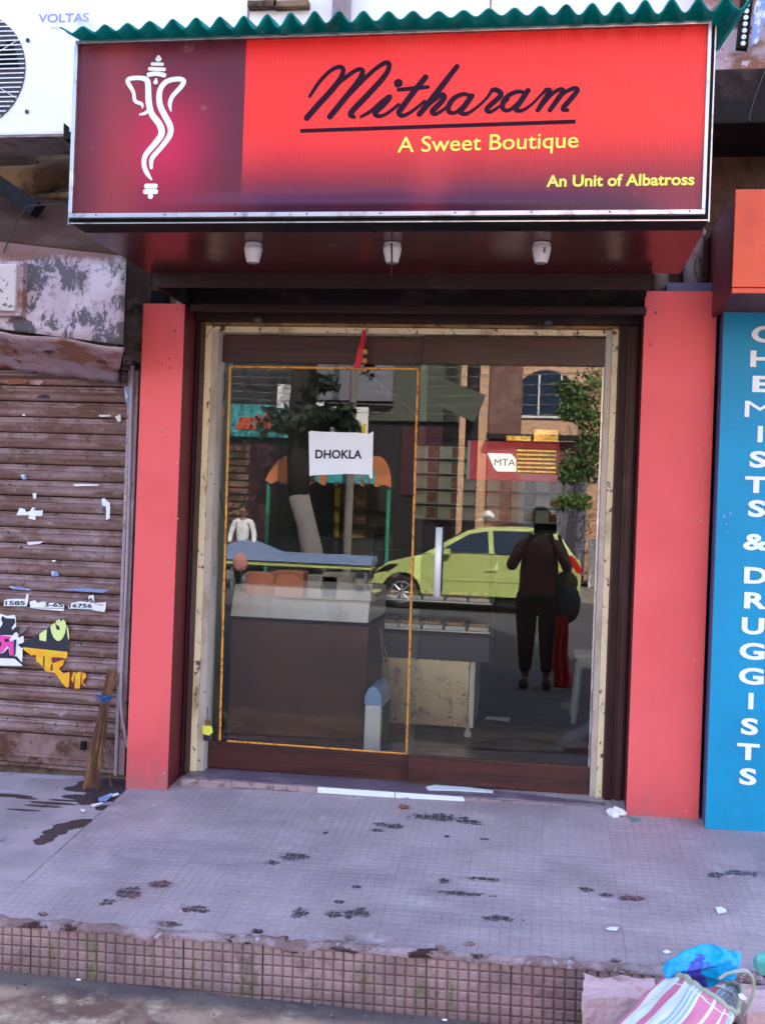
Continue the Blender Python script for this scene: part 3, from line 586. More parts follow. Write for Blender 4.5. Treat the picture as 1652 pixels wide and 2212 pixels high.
# ------------------------------------------------------------ signboard
SX0, SX1, SZ0, SZ1 = -1.650, .458, 2.548, 3.156
sg = thing('signboard', 'large red and maroon sweet shop signboard with script lettering over the doors', 'sign', (-.6, 3.7, 2.53))
def face(u, v):
    x = SX0 + .012 + (SX1 - SX0 - .024) * u; z = SZ0 + .012 + (SZ1 - SZ0 - .024) * v
    b_ = math.exp(-((v - .055) / .045) ** 2) * smooth01(.12, .42, u) * (1 - smooth01(.50, .95, u)); return Vector((x, SY - .022 * b_, z))
MB().grid(face, 90, 60).build('printed_face', M['flex'], sg, smooth=True)
fw = .0155
for nm, b_ in (('frame_bar', (SX0, SX1, SY - .012, SY + .01, SZ0, SZ0 + fw)), ('frame_bar', (SX0, SX1, SY - .012, SY + .01, SZ1 - .011, SZ1)), ('frame_bar', (SX0, SX0 + fw * .75, SY - .0125, SY + .01, SZ0 + fw, SZ1 - .011)), ('frame_bar', (SX1 - fw * .75, SX1, SY - .0125, SY + .01, SZ0 + fw, SZ1 - .011))):
    MB().box(*b_).build(nm, M['alu'], sg, bev=.002)
MB().box(SX0 - .008, SX1 + .014, SY + .012, SY + .14, SZ0 - .011, SZ1 - .004).build('box_body', M['alu_dark'], sg, bev=.002)
MB().box(SX0 - .010, SX1 + .016, SY + .010, SY + .0145, SZ0 - .0145, SZ0 - .011).build('edge_angle', M['alu'], sg)
for xx in (SX0 - .0115, SX1 + .0125): MB().box(xx, xx + .004, SY + .008, SY + .0145, SZ0 - .018, SZ1 - .01).build('edge_angle', M['alu'], sg)
for k in range(9):
    x = SX0 + .1 + k * .245; MB().lathe((x, SY - .014, SZ0 + .009), [(.0028, 0), (.0028, .003)], 8, 'y').build('screw', M['alu_dark'], sg)
MB().box(SX0 - .015, SX1 + .02, SY + .142, 4.212, SZ0 - .011, SZ0 + .003).build('soffit_board', M['soffit'], sg, bev=.002)
MB().box(SX0 - .015, SX1 + .02, SY + .143, 4.211, SZ0 + .004, SZ1 - .02).build('casing', M['maroon_dark'], sg)
f1 = lambda x, y: cp(0, 0, 2.36, x, y); f3 = lambda x, y: cp(750, 120, 2.2027, x, y); YL = SY - .0014
W_ = [[(852, 645, 3), (848, 622, 8), (808, 602, 9), (798, 550, 9), (765, 490, 11), (778, 470, 11), (840, 466, 11), (880, 482, 14), (887, 540, 15), (890, 610, 16), (908, 680, 15), (955, 745, 16), (966, 800, 16), (930, 855, 15), (872, 925, 13), (862, 985, 12), (880, 1035, 11), (906, 1072, 5)],
      [(838, 684, 5), (868, 676, 8), (892, 655, 8)],
      [(1022, 662, 4), (1016, 620, 10), (1032, 575, 11), (1085, 515, 12), (1098, 483, 12), (1062, 472, 12), (995, 488, 13), (957, 540, 14), (955, 620, 15), (983, 685, 15), (1018, 755, 15), (1014, 810, 14), (965, 880, 12), (910, 945, 12), (905, 1002, 8)],
      [(911, 382, 8), (972, 384, 8)], [(896, 411, 9), (982, 415, 9)], [(890, 446, 11), (935, 440, 11), (982, 449, 11)], [(948, 340, 9), (948, 350, 16)], [(934, 472, 5), (931, 490, 12)],
      [(876, 1112, 12), (930, 1112, 12)], [(869, 1145, 12), (932, 1145, 12)], [(899, 1172, 13), (901, 1173, 13)]]
g = MB()
for s_ in W_: stroke(g, s_, f1, YL, mi=0)
g.build('white_emblem', M['white_ink'], sg, smooth=False)
S_ = [[(75, 272, 8), (130, 190, 9), (190, 130, 9), (238, 108, 10), (262, 125, 11), (245, 175, 13), (195, 240, 14), (120, 322, 14), (58, 393, 14)],
      [(120, 330, 9), (210, 222, 10), (290, 155, 10), (345, 122, 10), (370, 135, 12), (345, 190, 14), (265, 290, 14), (187, 386, 14)],
      [(250, 310, 9), (345, 210, 10), (430, 128, 10), (495, 86, 11), (518, 98, 11), (495, 155, 13), (400, 262, 14), (320, 345, 14), (302, 375, 13), (322, 388, 9)],
      [(360, 386, 7), (415, 355, 9), (470, 308, 10), (522, 274, 13), (482, 322, 14), (440, 362, 14), (458, 383, 10), (505, 368, 8), (570, 318, 8)], [(566, 200, 20), (570, 199, 20)],
      [(720, 166, 14), (660, 240, 14), (592, 330, 14), (572, 365, 13), (595, 380, 10), (645, 355, 8), (715, 300, 8)], [(568, 236, 8), (650, 228, 10), (735, 220, 8)],
      [(895, 106, 12), (830, 190, 14), (745, 300, 15), (685, 372, 13)], [(705, 350, 8), (775, 288, 10), (815, 264, 12), (822, 284, 13), (790, 322, 14), (757, 356, 13), (775, 371, 10), (815, 350, 8), (865, 308, 7)],
      [(965, 268, 9), (930, 260, 10), (880, 282, 12), (850, 322, 13), (850, 356, 11), (882, 364, 9), (930, 325, 8), (978, 265, 8)], [(978, 270, 13), (940, 322, 14), (915, 358, 13), (950, 369, 9), (1010, 330, 7), (1062, 280, 7), (1090, 238, 9)],
      [(1088, 240, 10), (1112, 236, 12), (1140, 256, 12), (1128, 280, 13), (1085, 318, 13), (1060, 346, 12), (1082, 359, 9), (1130, 330, 7), (1180, 290, 7)],
      [(1262, 250, 9), (1232, 246, 10), (1182, 268, 12), (1152, 308, 13), (1152, 342, 11), (1184, 350, 9), (1232, 310, 8), (1280, 250, 8)], [(1290, 240, 13), (1250, 300, 14), (1222, 342, 13), (1255, 352, 9), (1310, 318, 7), (1360, 268, 7), (1390, 238, 9)],
      [(1390, 236, 10), (1412, 240, 12), (1400, 266, 13), (1370, 312, 13), (1345, 350, 11)], [(1372, 322, 7), (1420, 264, 9), (1465, 234, 10), (1486, 244, 12), (1458, 286, 13), (1412, 350, 11)], [(1432, 322, 7), (1490, 256, 9), (1545, 228, 11), (1565, 240, 12), (1535, 280, 13), (1498, 322, 13), (1485, 345, 11), (1512, 350, 8)]]
g = MB()
for i, s_ in enumerate(S_): stroke(g, s_, f3, YL + .0001 * (i % 3))
a, b = at(*f3(22, 465), YL), at(*f3(1555, 413), YL); nn = Vector((0, 0, .0062)); g.prism([a - nn, b - nn, b + nn, a + nn], (0, .0008, 0))
g.build('script_lettering', M['script_ink'], sg)
_tc = {}
def text_mesh(s, bold=0.0):
    cu_ = bpy.data.curves.new('t', 'FONT'); cu_.body = s; cu_.size = 1; cu_.offset = bold; cu_.extrude = 0.0; cu_.resolution_u = 4; cu_.fill_mode = 'BOTH'
    ob = bpy.data.objects.new('t', cu_); C.objects.link(ob); bpy.context.view_layer.update()
    me = bpy.data.meshes.new_from_object(ob.evaluated_get(bpy.context.evaluated_depsgraph_get())); bpy.data.objects.remove(ob)
    vs = [v.co.copy() for v in me.vertices]; fs = [tuple(p.vertices) for p in me.polygons]; return vs, fs
def lettering(name, s, m_, left, right, cap, parent, bold=0, depth=.0012, up=Vector((0, 0, 1)), nrm=Vector((0, -1, 0))):
    vs, fs = text_mesh(s, bold); x0 = min(v.x for v in vs); x1 = max(v.x for v in vs); H0 = text_mesh('E', bold)[0]; h = max(v.y for v in H0) - min(v.y for v in H0); base = min(v.y for v in H0)
    d = right - left; out = []
    for v in vs: out.append(left + d * ((v.x - x0) / (x1 - x0)) + up * ((v.y - base) / h * cap) + nrm * depth)
    return MB().add(out, fs).build(name, m_, parent)
f4 = lambda x, y: cp(1236, 0, 2.36, x, y)
PXM = lambda Y: Y / 2300
lettering('lettering', 'A Sweet Boutique', M['yellow_ink'], at(*f3(563, 586), YL), at(*f3(1570, 558), YL), 33.5 * PXM(SY), sg, .006, .0006)
lettering('lettering', 'An Unit of Albatross', M['yellow_ink'], at(*f4(345, 1117), YL), at(*f4(1228, 1106), YL), 25 * PXM(SY), sg, .024, .0006)
# dirty conical lamps under the sign
for i, (px, py, yb) in enumerate(((548, 522, 560), (848, 520, 556), (1170, 512, 550))):
    Yq = 3.74; p = at(px, py, Yq); t = thing('soffit_lamp', ['leftmost of the three dirty white conical lamps under the signboard', 'middle conical lamp under the signboard, with a dark drip of grime', 'rightmost of the three white conical lamps under the signboard'][i], 'lamp', (p.x, Yq, SZ0 - .013), 'conical lamps under the signboard')
    MB().lathe((p.x, Yq, SZ0 - .083), [(.020, 0), (.022, .002), (.028, .024), (.0325, .045), (.0325, .056), (.030, .0575), (.030, .0695)], 26, cap=False).build('shade', M['lamp_white'], t, smooth=True)
    MB().lathe((p.x, Yq, SZ0 - .081), [(.0185, 0), (.0185, .003)], 20).build('reflector', M['alu'], t)
    if i == 1: MB().tube([(p.x + .002, Yq - .033, SZ0 - .02), (p.x + .004, Yq - .028, SZ0 - .08), (p.x + .003, Yq - .02, SZ0 - .14)], [.004, .003, .001], 6).build('grime_drip', M['brown_plate'], t)
    if i == 2: MB().box(p.x + .008, p.x + .014, Yq - .036, Yq - .030, SZ0 - .055, SZ0 - .035).build('mark', M['dark_grey'], t)
# corrugated roof sheet
def sheet(u, v):
    x = -1.668 + 2.232 * u; y = 3.350 + .68 * v; ph = 2 * math.pi * (x + 1.668) / .0797
    k = .75 + .25 * math.sin(x * 5); dx = .012 * noise.noise(Vector((x * 2.2, 7, 0)))
    return Vector((x, y + dx * 2 + .010 * noise.noise(Vector((x * 11, 2, 0))) * (1 if v == 0 else 0), 3.158 + .010 * u + .20 * (y - 3.355) + .022 * math.cos(ph) * k + .004 * noise.noise(Vector((x * 1.7, y, 3)))))
g = MB().grid(sheet, 460, 14); o = g.build('roof_sheet', M['teal_sheet'], smooth=True); tag(o, 'green corrugated roofing sheet lying over the red signboard', 'roof sheet')
sm = o.modifiers.new('thickness', 'SOLIDIFY'); sm.thickness = .005; sm.offset = 1

# ------------------------------------------------------------ left neighbour: shutter, box, air conditioner
sh = thing('rolling_shutter', 'rusty mauve-brown rolling shutter pulled down, left of the red pillar', 'shutter', (-2.7, 4.8, .3))
prof = [(.010, -.002), (-.006, .002), (-.014, .009), (-.018, .018), (-.018, .027), (-.014, .036), (-.008, .041), (-.006, .045), (-.010, .049), (-.012, .054), (-.008, .059), (-.006, .062), (-.010, .066), (-.011, .070), (-.007, .073), (.010, .0745)]
g = MB(); X0, X1 = -3.9, -1.955; nx = 12
g.grid(lambda u, v: Vector((X0 + (X1 - X0) * u, 4.80 + prof[round(v * (len(prof) - 1))][0], prof[round(v * (len(prof) - 1))][1])), nx, len(prof) - 1)
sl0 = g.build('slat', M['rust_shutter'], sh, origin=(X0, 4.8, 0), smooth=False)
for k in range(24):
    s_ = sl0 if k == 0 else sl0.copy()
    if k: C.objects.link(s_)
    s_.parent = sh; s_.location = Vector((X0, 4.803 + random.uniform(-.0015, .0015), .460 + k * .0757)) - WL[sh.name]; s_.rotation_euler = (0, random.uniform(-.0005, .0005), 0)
pl_ = MB().box(X0, X1, 4.795, 4.80, .318, .458).build('bottom_plate', M['rust_plate'], sh, bev=.001); MB().box(X0, X1, 4.782, 4.794, .350, .362).build('bottom_bar', M['rust_plate'], sh, bev=.002); MB().box(X0, X1, 4.775, 4.794, .303, .317).build('bottom_bar', M['rust_plate'], sh, bev=.002)
p = at(182, 1610, 4.79); MB().box(p.x - .012, p.x + .012, 4.772, 4.794, p.z - .02, p.z + .02).build('lock_hasp', M['dark_beam'], sh, bev=.003)
o = MB().box(-3.9, -1.84, 4.80, 4.90, .18, .302).build('shutter_step', M['brick_base'], bev=.004); tag(o, 'low brown brick step under the rusty shutter', 'step')
gr = thing('shutter_guide', 'pinkish steel guide rail at the right edge of the rusty shutter', 'guide rail', (-1.93, 4.78, .3))
MB().box(-1.952, -1.936, 4.745, 4.84, .30, 2.20).build('rail', M['rail_pink'], gr, bev=.002); MB().box(-1.935, -1.907, 4.760, 4.84, .30, 2.20).build('rail', M['rail_pink'], gr, bev=.002)
MB().box(-1.904, -1.836, 4.87, 4.94, .25, 2.6).build('gap_shade', M['black'], gr)  # black strip standing in for the shade in the gap beside the pillar
st = [at(268, 835, 4.744), at(288, 835, 4.744), at(284, 885, 4.744), at(272, 870, 4.744)]; sk = MB().prism(st, (0, .0008, 0)).build('torn_sticker', M['print_blue'], gr)
g = MB(); P = catmull([(287, 790), (284, 900), (279, 1100), (272, 1300), (264, 1450), (262, 1520), (270, 1580), (277, 1615)], 6); g.tube([at(x, y, 4.72) for x, y in P], .0085, 10); o = g.build('conduit', M['pvc'], smooth=True); tag(o, 'pale plastic conduit bowing down beside the left red pillar', 'pipe')
bx = thing('shutter_canopy', 'metal shutter housing with peeling pinkish paint above the rusty shutter', 'canopy', (-2.6, 4.4, 2.2))
xr = -1.815; xl = -3.9
prof = {'top_plate': ([(4.35, 2.650), (4.72, 2.98)], M['brown_plate'], 0), 'front_plate': ([(4.349, 2.262), (4.349, 2.648)], M['peeling'], 0)}
def plate(name, fn, nu, nv, m_, th=.006):
    g = MB().grid(fn, nu, nv); o = g.build(name, m_, bx, smooth=True); s_ = o.modifiers.new('thickness', 'SOLIDIFY'); s_.thickness = th; return o
zt = lambda x: 2.637 + (-x - 1.82) * .11; zb = lambda x: 2.258 + (-x - 1.83) * .11
plate('front_plate', lambda u, v: Vector(((x := xl + (xr - xl) * u), 4.35 + .004 * noise.noise(Vector((x * 4, v * 3, 0))), zb(x) + (zt(x) - zb(x)) * v)), 50, 10, M['peeling'])
plate('top_plate', lambda u, v: Vector(((x := xl + (xr - .25 * v * 1.2 - xl) * u), 4.355 + .38 * v, zt(x) + .006 + .30 * v + .006 * noise.noise(Vector((x * 6, v * 4, 1))))), 40, 8, M['brown_plate'])
def lower(u, v):
    x = xl + (xr + .0 - .18 * v - xl) * u; rag = .02 * noise.noise(Vector((x * 7, 3, 0))) + .012 * noise.noise(Vector((x * 22, 3, 0)))
    return Vector((x, 4.356 + .36 * v, zb(x) - .008 - (.13 + (rag if v > .8 else 0)) * v + .012 * noise.noise(Vector((x * 5, v * 3, 5)))))
plate('lower_plate', lower, 90, 10, M['mauve_plate'])
g = MB(); g.prism([Vector((xr - .004, 4.36, zb(xr))), Vector((xr - .004, 4.36, zt(xr))), Vector((xr - .25, 4.73, zt(xr) + .30)), Vector((xr - .17, 4.73, zb(xr) - .13))], (.004, 0, 0)); g.build('end_plate', M['dark_beam'], bx)
mb_ = thing('meter_box', 'small stained cream box fixed on the peeling canopy at the left edge', 'box', (-2.35, 4.3, 2.38))
MB().box(-2.62, -2.283, 4.28, 4.335, 2.385, 2.590).build('cover', M['meter_box'], mb_, bev=.006); MB().box(-2.64, -2.262, 4.30, 4.345, 2.368, 2.606).build('back_tray', M['mauve_plate'], mb_, bev=.004)
# air conditioner
ac = thing('air_conditioner', 'white outdoor air conditioner unit with round grille at the top left corner', 'air conditioner', (-2.5, 4.6, 3.2))
AX0, AX1, AZ0, AZ1, AY = -2.98, -2.128, 3.205, 3.775, 4.45
MB().box(AX0, AX1, AY, 4.72, AZ0, AZ1).build('casing', M['ac_white'], ac, bev=.012)
MB().box(AX0 + .01, AX1 - .01, AY + .012, 4.71, AZ0 - .005, AZ0 - .0005).build('base_pan', M['ac_under'], ac)
gc = Vector((-2.625, AY, 3.497)); GR = .262
MB().lathe((gc.x, AY - .004, gc.z), [(GR, 0), (GR, .003)], 40, 'y').build('fan_opening', M['dark_grey'], ac)
for k in range(3):
    a = 2 * math.pi * k / 3 + .4; d = Vector((math.cos(a), 0, math.sin(a))); n_ = Vector((-d.z, 0, d.x)); c0 = gc + Vector((0, -.0065, 0))
    MB().prism([c0 + d * .04 - n_ * .02, c0 + d * .22 - n_ * .09, c0 + d * .23 + n_ * .05, c0 + d * .05 + n_ * .03], (0, .002, 0)).build('fan_blade', M['alu_dark'], ac)
for k in range(25):
    z = gc.z - .252 + k * .021; hw = math.sqrt(max(.0004, GR * GR - (z - gc.z) ** 2)); MB().box(gc.x - hw, gc.x + hw, AY - .016, AY - .012, z - .0022, z + .0022).build('grille_bar', M['ac_white'], ac)
for a in (0, 1, 2, 3, 4, 5):
    aa = a * math.pi / 6; d = Vector((math.cos(aa), 0, math.sin(aa))); g = MB(); g.tube([gc + d * -GR + Vector((0, -.010, 0)), gc + d * GR + Vector((0, -.010, 0))], .002, 6); g.build('grille_spoke', M['ac_white'], ac)
for (px, py) in ((62, 88), (60, 242)):
    p = at(px, py, AY); MB().sphere((p.x, AY - .006, p.z), .010, 1, .6, 1, 10, 6).build('grille_knob', M['dark_grey'], ac)
M['brand_ink'] = mat('brand_ink', (.30, .28, .62), .5)
a, b = at(*f1(230, 136), AY - .001), at(*f1(534, 130), AY - .001); lettering('maker_name', 'VOLTAS', M['brand_ink'], a, b, 20 * PXM(AY), ac, .02, .001)
a, b = at(*f1(303, 176), AY - .001), at(*f1(366, 174), AY - .001); lettering('maker_subtitle', 'TATA', M['brand_ink'], a, b, 6 * PXM(AY), ac, .0, .001)
br = thing('wall_bracket', 'dark steel bracket arm under the white air conditioner', 'bracket', (-2.1, 4.7, 3.1))
p = at(150, 285, 4.6); MB().box(-2.15, -2.11, 4.40, 4.90, 3.165, 3.197).build('arm', M['dark_beam'], br, bev=.002); MB().box(-2.15, -2.147, 4.40, 4.90, 3.20, 3.235).build('flange', M['dark_beam'], br)
g = MB(); a, b = at(-20, 385, 4.5), at(75, 450, 4.5); nn = Vector((.02, 0, .028)); g.prism([a - nn, b - nn, b + nn, a + nn], (0, .07, 0)); o = g.build('steel_brace', M['black'], bev=.003); tag(o, 'dark diagonal steel brace above the peeling canopy', 'bracket')
g = MB(); g.tube([(-3.1, 4.80, 3.12), (-2.7, 4.80, 3.09), (-2.50, 4.82, 3.11), (-2.36, 4.86, 3.17), (-2.28, 4.9, 3.22)], [.09, .088, .08, .06, .04], 18); o = g.build('duct', M['tan_wall'], smooth=True); tag(o, 'fat grimy tan duct below the air conditioner', 'duct')
for i, (za_, zb_, rr, lab) in enumerate(((3.035, 3.045, .018, 'thick dusty pipe running along the wall above the peeling canopy'), (2.995, 3.02, .011, 'thin dark cable sagging below the dusty pipe'), (3.065, 3.04, .006, 'thinnest black wire crossing above the dusty pipe'))):
    g = MB(); g.tube([(-3.2, 4.84, za_), (-2.6, 4.80 - .01 * i, (za_ + zb_) / 2 - .012), (-2.2, 4.82, zb_), (-1.9, 4.84, zb_ + .02)], rr, 10); o = g.build('wall_pipe' if i == 0 else 'cable', M['tan_wall'] if i == 0 else M['cable'], smooth=True); tag(o, lab, 'pipe' if i == 0 else 'cable')
g = MB(); g.tube([at(145, 440, 4.34), at(60, 445, 4.33), at(35, 480, 4.335), at(8, 545, 4.335)], .003, 6); o = g.build('cable', M['cable']); tag(o, 'thin cable running down over the brown top plate of the canopy', 'cable')
# ------------------------------------------------------------ right neighbour: chemist
cp_ = thing('chemist_panel', 'tall blue panel with CHEMISTS & DRUGGISTS in white letters down it', 'sign', (1.1, 4.55, .33))
MB().box(.688, 2.3, 4.50, 4.512, .338, 2.515).build('front_panel', M['blue_panel'], cp_, bev=.003); MB().box(.690, 2.298, 4.513, 4.90, .340, 2.513).build('side_panel', M['blue_side'], cp_, bev=.002)
MB().box(.700, 2.29, 4.495, 4.60, .318, .332).build('base_strip', M['red_panel'], cp_)
YB = 4.4985; fw5 = lambda x, y: cp(1500, 650, 2.95, x, y); fw6 = lambda x, y: cp(1500, 1400, 2.95, x, y)
L_ = [('C', 515, 640, 1180, 5), ('H', 700, 822, 1172, 5), ('E', 888, 1010, 1187, 5), ('M', 1075, 1196, 1130, 5), ('I', 1263, 1385, 1226, 5), ('S', 1450, 1573, 1166, 5), ('T', 1638, 1760, 1132, 5), ('S', 1815, 1940, 1155, 5), ('&', 2064, 2188, 1118, 5),
      ('D', 102, 226, 1125, 6), ('R', 290, 412, 1125, 6), ('U', 478, 603, 1107, 6), ('G', 666, 790, 1090, 6), ('G', 852, 976, 1085, 6), ('I', 1043, 1165, 1157, 6), ('S', 1230, 1353, 1102, 6), ('T', 1416, 1540, 1072, 6), ('S', 1603, 1727, 1090, 6)]
WD = dict(C=.105, H=.088, E=.076, M=.118, I=.020, S=.068, T=.088, D=.092, R=.090, U=.088, G=.098); WD['&'] = .100; WD['C'] = .098; WD['S'] = .067
for (ch, t_, b_, l_, k) in L_:
    ff = fw5 if k == 5 else fw6; a = at(*ff(l_, b_), YB); tp = at(*ff(l_, t_), YB); lettering('letter', ch, M['white_ink'], a, a + Vector((WD[ch], 0, 0)), (tp - a).length, cp_, .035 if ch != 'M' else .0, .0008)
for (px, py) in ((1562, 1116), (1577, 1112), (1578, 1130), (1567, 1135), (1572, 1147)):
    p = at(px, py, YB); MB().prism([p + Vector((random.uniform(-.006, .006), 0, random.uniform(-.012, .012))) for _ in range(3)], (0, -.0006, 0)).build('scratch', M['brand_ink'], cp_)
M['orange_panel'] = mat('orange_panel', (.74, .075, .02), .5, layers=[((.62, .05, .02), 3, .45, .65), ((.8, .6, .5), 24, .735, .75, (1, 1, .4))], vary=.04)
rbx = thing('box_sign', 'projecting orange-red signboard box above the blue chemist panel', 'sign', (1.3, 4.5, 2.4))
MB().box(.652, 2.4, 4.10, 4.112, 2.462, 2.826).build('front_panel', M['orange_panel'], rbx, bev=.003); MB().box(.654, 2.398, 4.113, 4.79, 2.445, 2.824).build('casing', M['red_side'], rbx, bev=.003)
MB().box(.652, 2.4, 4.098, 4.112, 2.440, 2.458).build('bottom_trim', M['orange_panel'], rbx, bev=.002)
g = MB(); x = .585; g.tube([(x, 4.70, 2.52), (x, 4.70, 3.25)], .040, 18); g.tube([(x, 4.70, 2.80), (x, 4.70, 2.83)], .047, 18); pp = g.build('drain_pipe', M['pvc'], smooth=True); tag(pp, 'thick grey plastic drain pipe rising behind the right red pillar', 'pipe', 'drain pipes right of the signboard')
pp = MB().tube([(.455, 4.73, 2.56), (.455, 4.73, 3.2)], .036, 18).build('drain_pipe', M['pvc'], smooth=True); tag(pp, 'shaded drain pipe half hidden by the maroon fascia end', 'pipe', 'drain pipes right of the signboard')
for i, pts in enumerate(([(1502, 560), (1500, 585), (1508, 610), (1505, 628)], [(1510, 555), (1516, 590), (1508, 622)])):
    o = MB().tube([at(x, y, 4.64) for x, y in catmull(pts, 5)], .0022, 6).build('wire', M['cable']); tag(o, 'thin dark wire hanging over the thick drain pipe, ' + ('the left strand' if i == 0 else 'the right strand'), 'cable')
for i, (pts, lab) in enumerate((([(1652, 150), (1630, 210), (1618, 250), (1620, 262)], 'frayed wire hanging below the dotted board at the top right'), ([(1560, 512), (1600, 450), (1652, 400)], 'thin wire rising to the right behind the orange-red box sign'), ([(1604, 300), (1640, 420)], 'faint wire hanging on the brown wall right of the signboard'))):
    o = MB().tube([at(x, y, 4.38 if i == 0 else 4.77) for x, y in catmull(pts, 4)], .0022, 6).build('wire', M['cable']); tag(o, lab, 'cable')

# ------------------------------------------------------------ torn posters on the shutter
f5 = lambda x, y: cp(0, 950, 2.95, x, y); f6 = lambda x, y: cp(0, 1550, 6.608, x, y); YP = 4.780
def patch(name, pts, f, m_, parent, lift=0.0, curl=0):
    A = [at(*f(*q), YP - lift) for q in pts]; return MB().prism(A, (0, .0007, 0)).build(name, m_, parent)
def poster(lab, f, px, py): p = at(*f(px, py), YP); return thing('torn_poster', lab, 'poster', (p.x, YP, p.z), 'torn posters on the rusty shutter')
t = poster('torn white poster strip with black phone digits across the rusty shutter', f5, 400, 1740)
patch('paper', [(35, 1680), (60, 1672), (130, 1668), (190, 1672), (205, 1630), (215, 1635), (212, 1690), (200, 1725), (30, 1722)], f5, M['paper'], t)
patch('paper', [(225, 1690), (262, 1680), (285, 1700), (300, 1695), (330, 1690), (360, 1700), (410, 1700), (480, 1712), (478, 1762), (230, 1740)], f5, M['paper'], t)
patch('paper', [(515, 1712), (540, 1700), (600, 1688), (700, 1700), (795, 1695), (790, 1745), (780, 1768), (680, 1752), (512, 1745)], f5, M['paper'], t)
patch('paper', [(662, 1648), (700, 1640), (708, 1690), (665, 1695)], f5, M['paper'], t, .0004)
for s_, x0, x1, yb in (('1585', 42, 190, 1715), ('3-65', 335, 472, 1728), ('16756', 518, 690, 1735), ('6', 665, 698, 1690)): lettering('digits', s_, M['print_black'], at(*f5(x0, yb), YP - .001), at(*f5(x1, yb + 2), YP - .001), 32 / 3.457 * PXM(YP), t, .03, .0006)
for (a_, b_, y_) in ((40, 200, 1722), (230, 475, 1735), (515, 690, 1742)): patch('rule', [(a_, y_), (b_, y_ + 4), (b_, y_ + 8), (a_, y_ + 4)], f5, M['print_black'], t, .0008)
lettering('digits', 'ron', M['red_ink'], at(*f5(710, 1715), YP - .001), at(*f5(770, 1722), YP - .001), 20 / 3.457 * PXM(YP), t, 0, .0008)
t = poster('torn black and pink poster remnant at the left edge of the shutter', f6, 120, 500)
patch('paper', [(-60, 20), (30, 30), (120, 60), (250, 45), (270, 100), (280, 330), (330, 400), (400, 400), (405, 480), (385, 560), (380, 740), (370, 900), (-60, 890)], f6, M['paper'], t)
patch('black_print', [(-60, 300), (20, 240), (50, 190), (25, 110), (40, 60), (110, 100), (250, 105), (265, 170), (200, 260), (215, 300), (255, 250), (320, 260), (300, 320), (240, 350), (225, 385), (-60, 380)], f6, M['print_black'], t, .0008)
patch('black_print', [(-60, 700), (60, 680), (150, 590), (165, 720), (235, 700), (250, 735), (290, 740), (360, 830), (470, 880), (440, 905), (350, 860), (250, 775), (-60, 765)], f6, M['print_black'], t, .0012)
patch('pink_print', [(-60, 378), (205, 405), (165, 450), (165, 485), (240, 470), (235, 720), (165, 725), (160, 590), (120, 570), (60, 660), (0, 690), (-60, 690)], f6, M['print_pink'], t, .0016)
patch('black_print', [(80, 440), (150, 445), (165, 480), (120, 500), (85, 495)], f6, M['print_black'], t, .0022); patch('black_print', [(-10, 490), (25, 500), (35, 545), (20, 575), (-10, 570)], f6, M['print_black'], t, .0022)
patch('black_print', [(235, 460), (280, 455), (262, 720), (235, 715)], f6, M['print_black'], t, .0022)
g = MB(); patch('black_print', [(300, 400), (400, 335), (470, 270), (500, 258), (480, 300), (410, 360), (330, 425)], f6, M['print_black'], t, .0022)
t = poster('torn black, lime and orange poster hanging in a point on the shutter', f6, 760, 600)
patch('black_print', [(300, 540), (400, 505), (560, 420), (650, 355), (790, 280), (840, 230), (925, 170), (960, 120), (1020, 100), (1090, 130), (1120, 200), (1150, 290), (1168, 440), (1145, 500), (1140, 660), (760, 620), (370, 600)], f6, M['print_black'], t)
patch('lime_print', [(662, 365), (720, 320), (790, 282), (775, 485), (735, 480), (665, 465)], f6, M['print_lime'], t, .0008)
patch('lime_print', [(845, 235), (880, 205), (925, 172), (940, 240), (950, 290), (1005, 300), (1000, 240), (940, 200), (940, 140), (1005, 110), (1010, 155), (1060, 120), (1095, 150), (1112, 240), (1095, 340), (1050, 440), (1000, 480), (950, 475), (900, 420), (865, 340)], f6, M['print_lime'], t, .0008)
patch('lime_print', [(1118, 205), (1150, 290), (1165, 420), (1150, 470), (1130, 370)], f6, M['print_lime'], t, .0008)
patch('orange_print', [(372, 590), (420, 588), (1134, 662), (1125, 760), (1085, 790), (1060, 880), (990, 940), (1065, 1030), (1165, 990), (1168, 1080), (1155, 1245), (1120, 1265), (1040, 1180), (920, 1010), (840, 1000), (770, 990), (730, 920), (660, 850), (615, 830), (600, 740), (530, 720), (430, 650)], f6, M['print_orange'], t, .0006)
patch('orange_print', [(1265, 1035), (1300, 1005), (1360, 985), (1340, 1280), (1250, 1275)], f6, M['print_orange'], t, .0006); patch('orange_print', [(1375, 1005), (1440, 1030), (1450, 1080), (1400, 1130), (1385, 1180), (1450, 1230), (1430, 1240), (1370, 1190)], f6, M['print_orange'], t, .0006)
patch('orange_print', [(1195, 1120), (1230, 1000), (1270, 1000), (1225, 1180)], f6, M['print_orange'], t, .0006)
patch('plum_print', [(1160, 990), (1210, 995), (1260, 1020), (1250, 1270), (1150, 1250)], f6, M['red_side'], t); patch('plum_print', [(1345, 990), (1420, 990), (1475, 1030), (1440, 1080), (1420, 1270), (1335, 1260)], f6, M['red_side'], t)
for q in ([(728, 740), (755, 735), (745, 930), (725, 905)], [(862, 760), (920, 750), (1090, 768), (1085, 785), (880, 850)], [(862, 870), (885, 870), (885, 980), (845, 970)], [(535, 712), (605, 715), (610, 760)]): patch('plum_print', q, f6, M['red_side'], t, .0014)
t = poster('small torn white scrap with a curl, right part of the shutter', f5, 795, 1000)
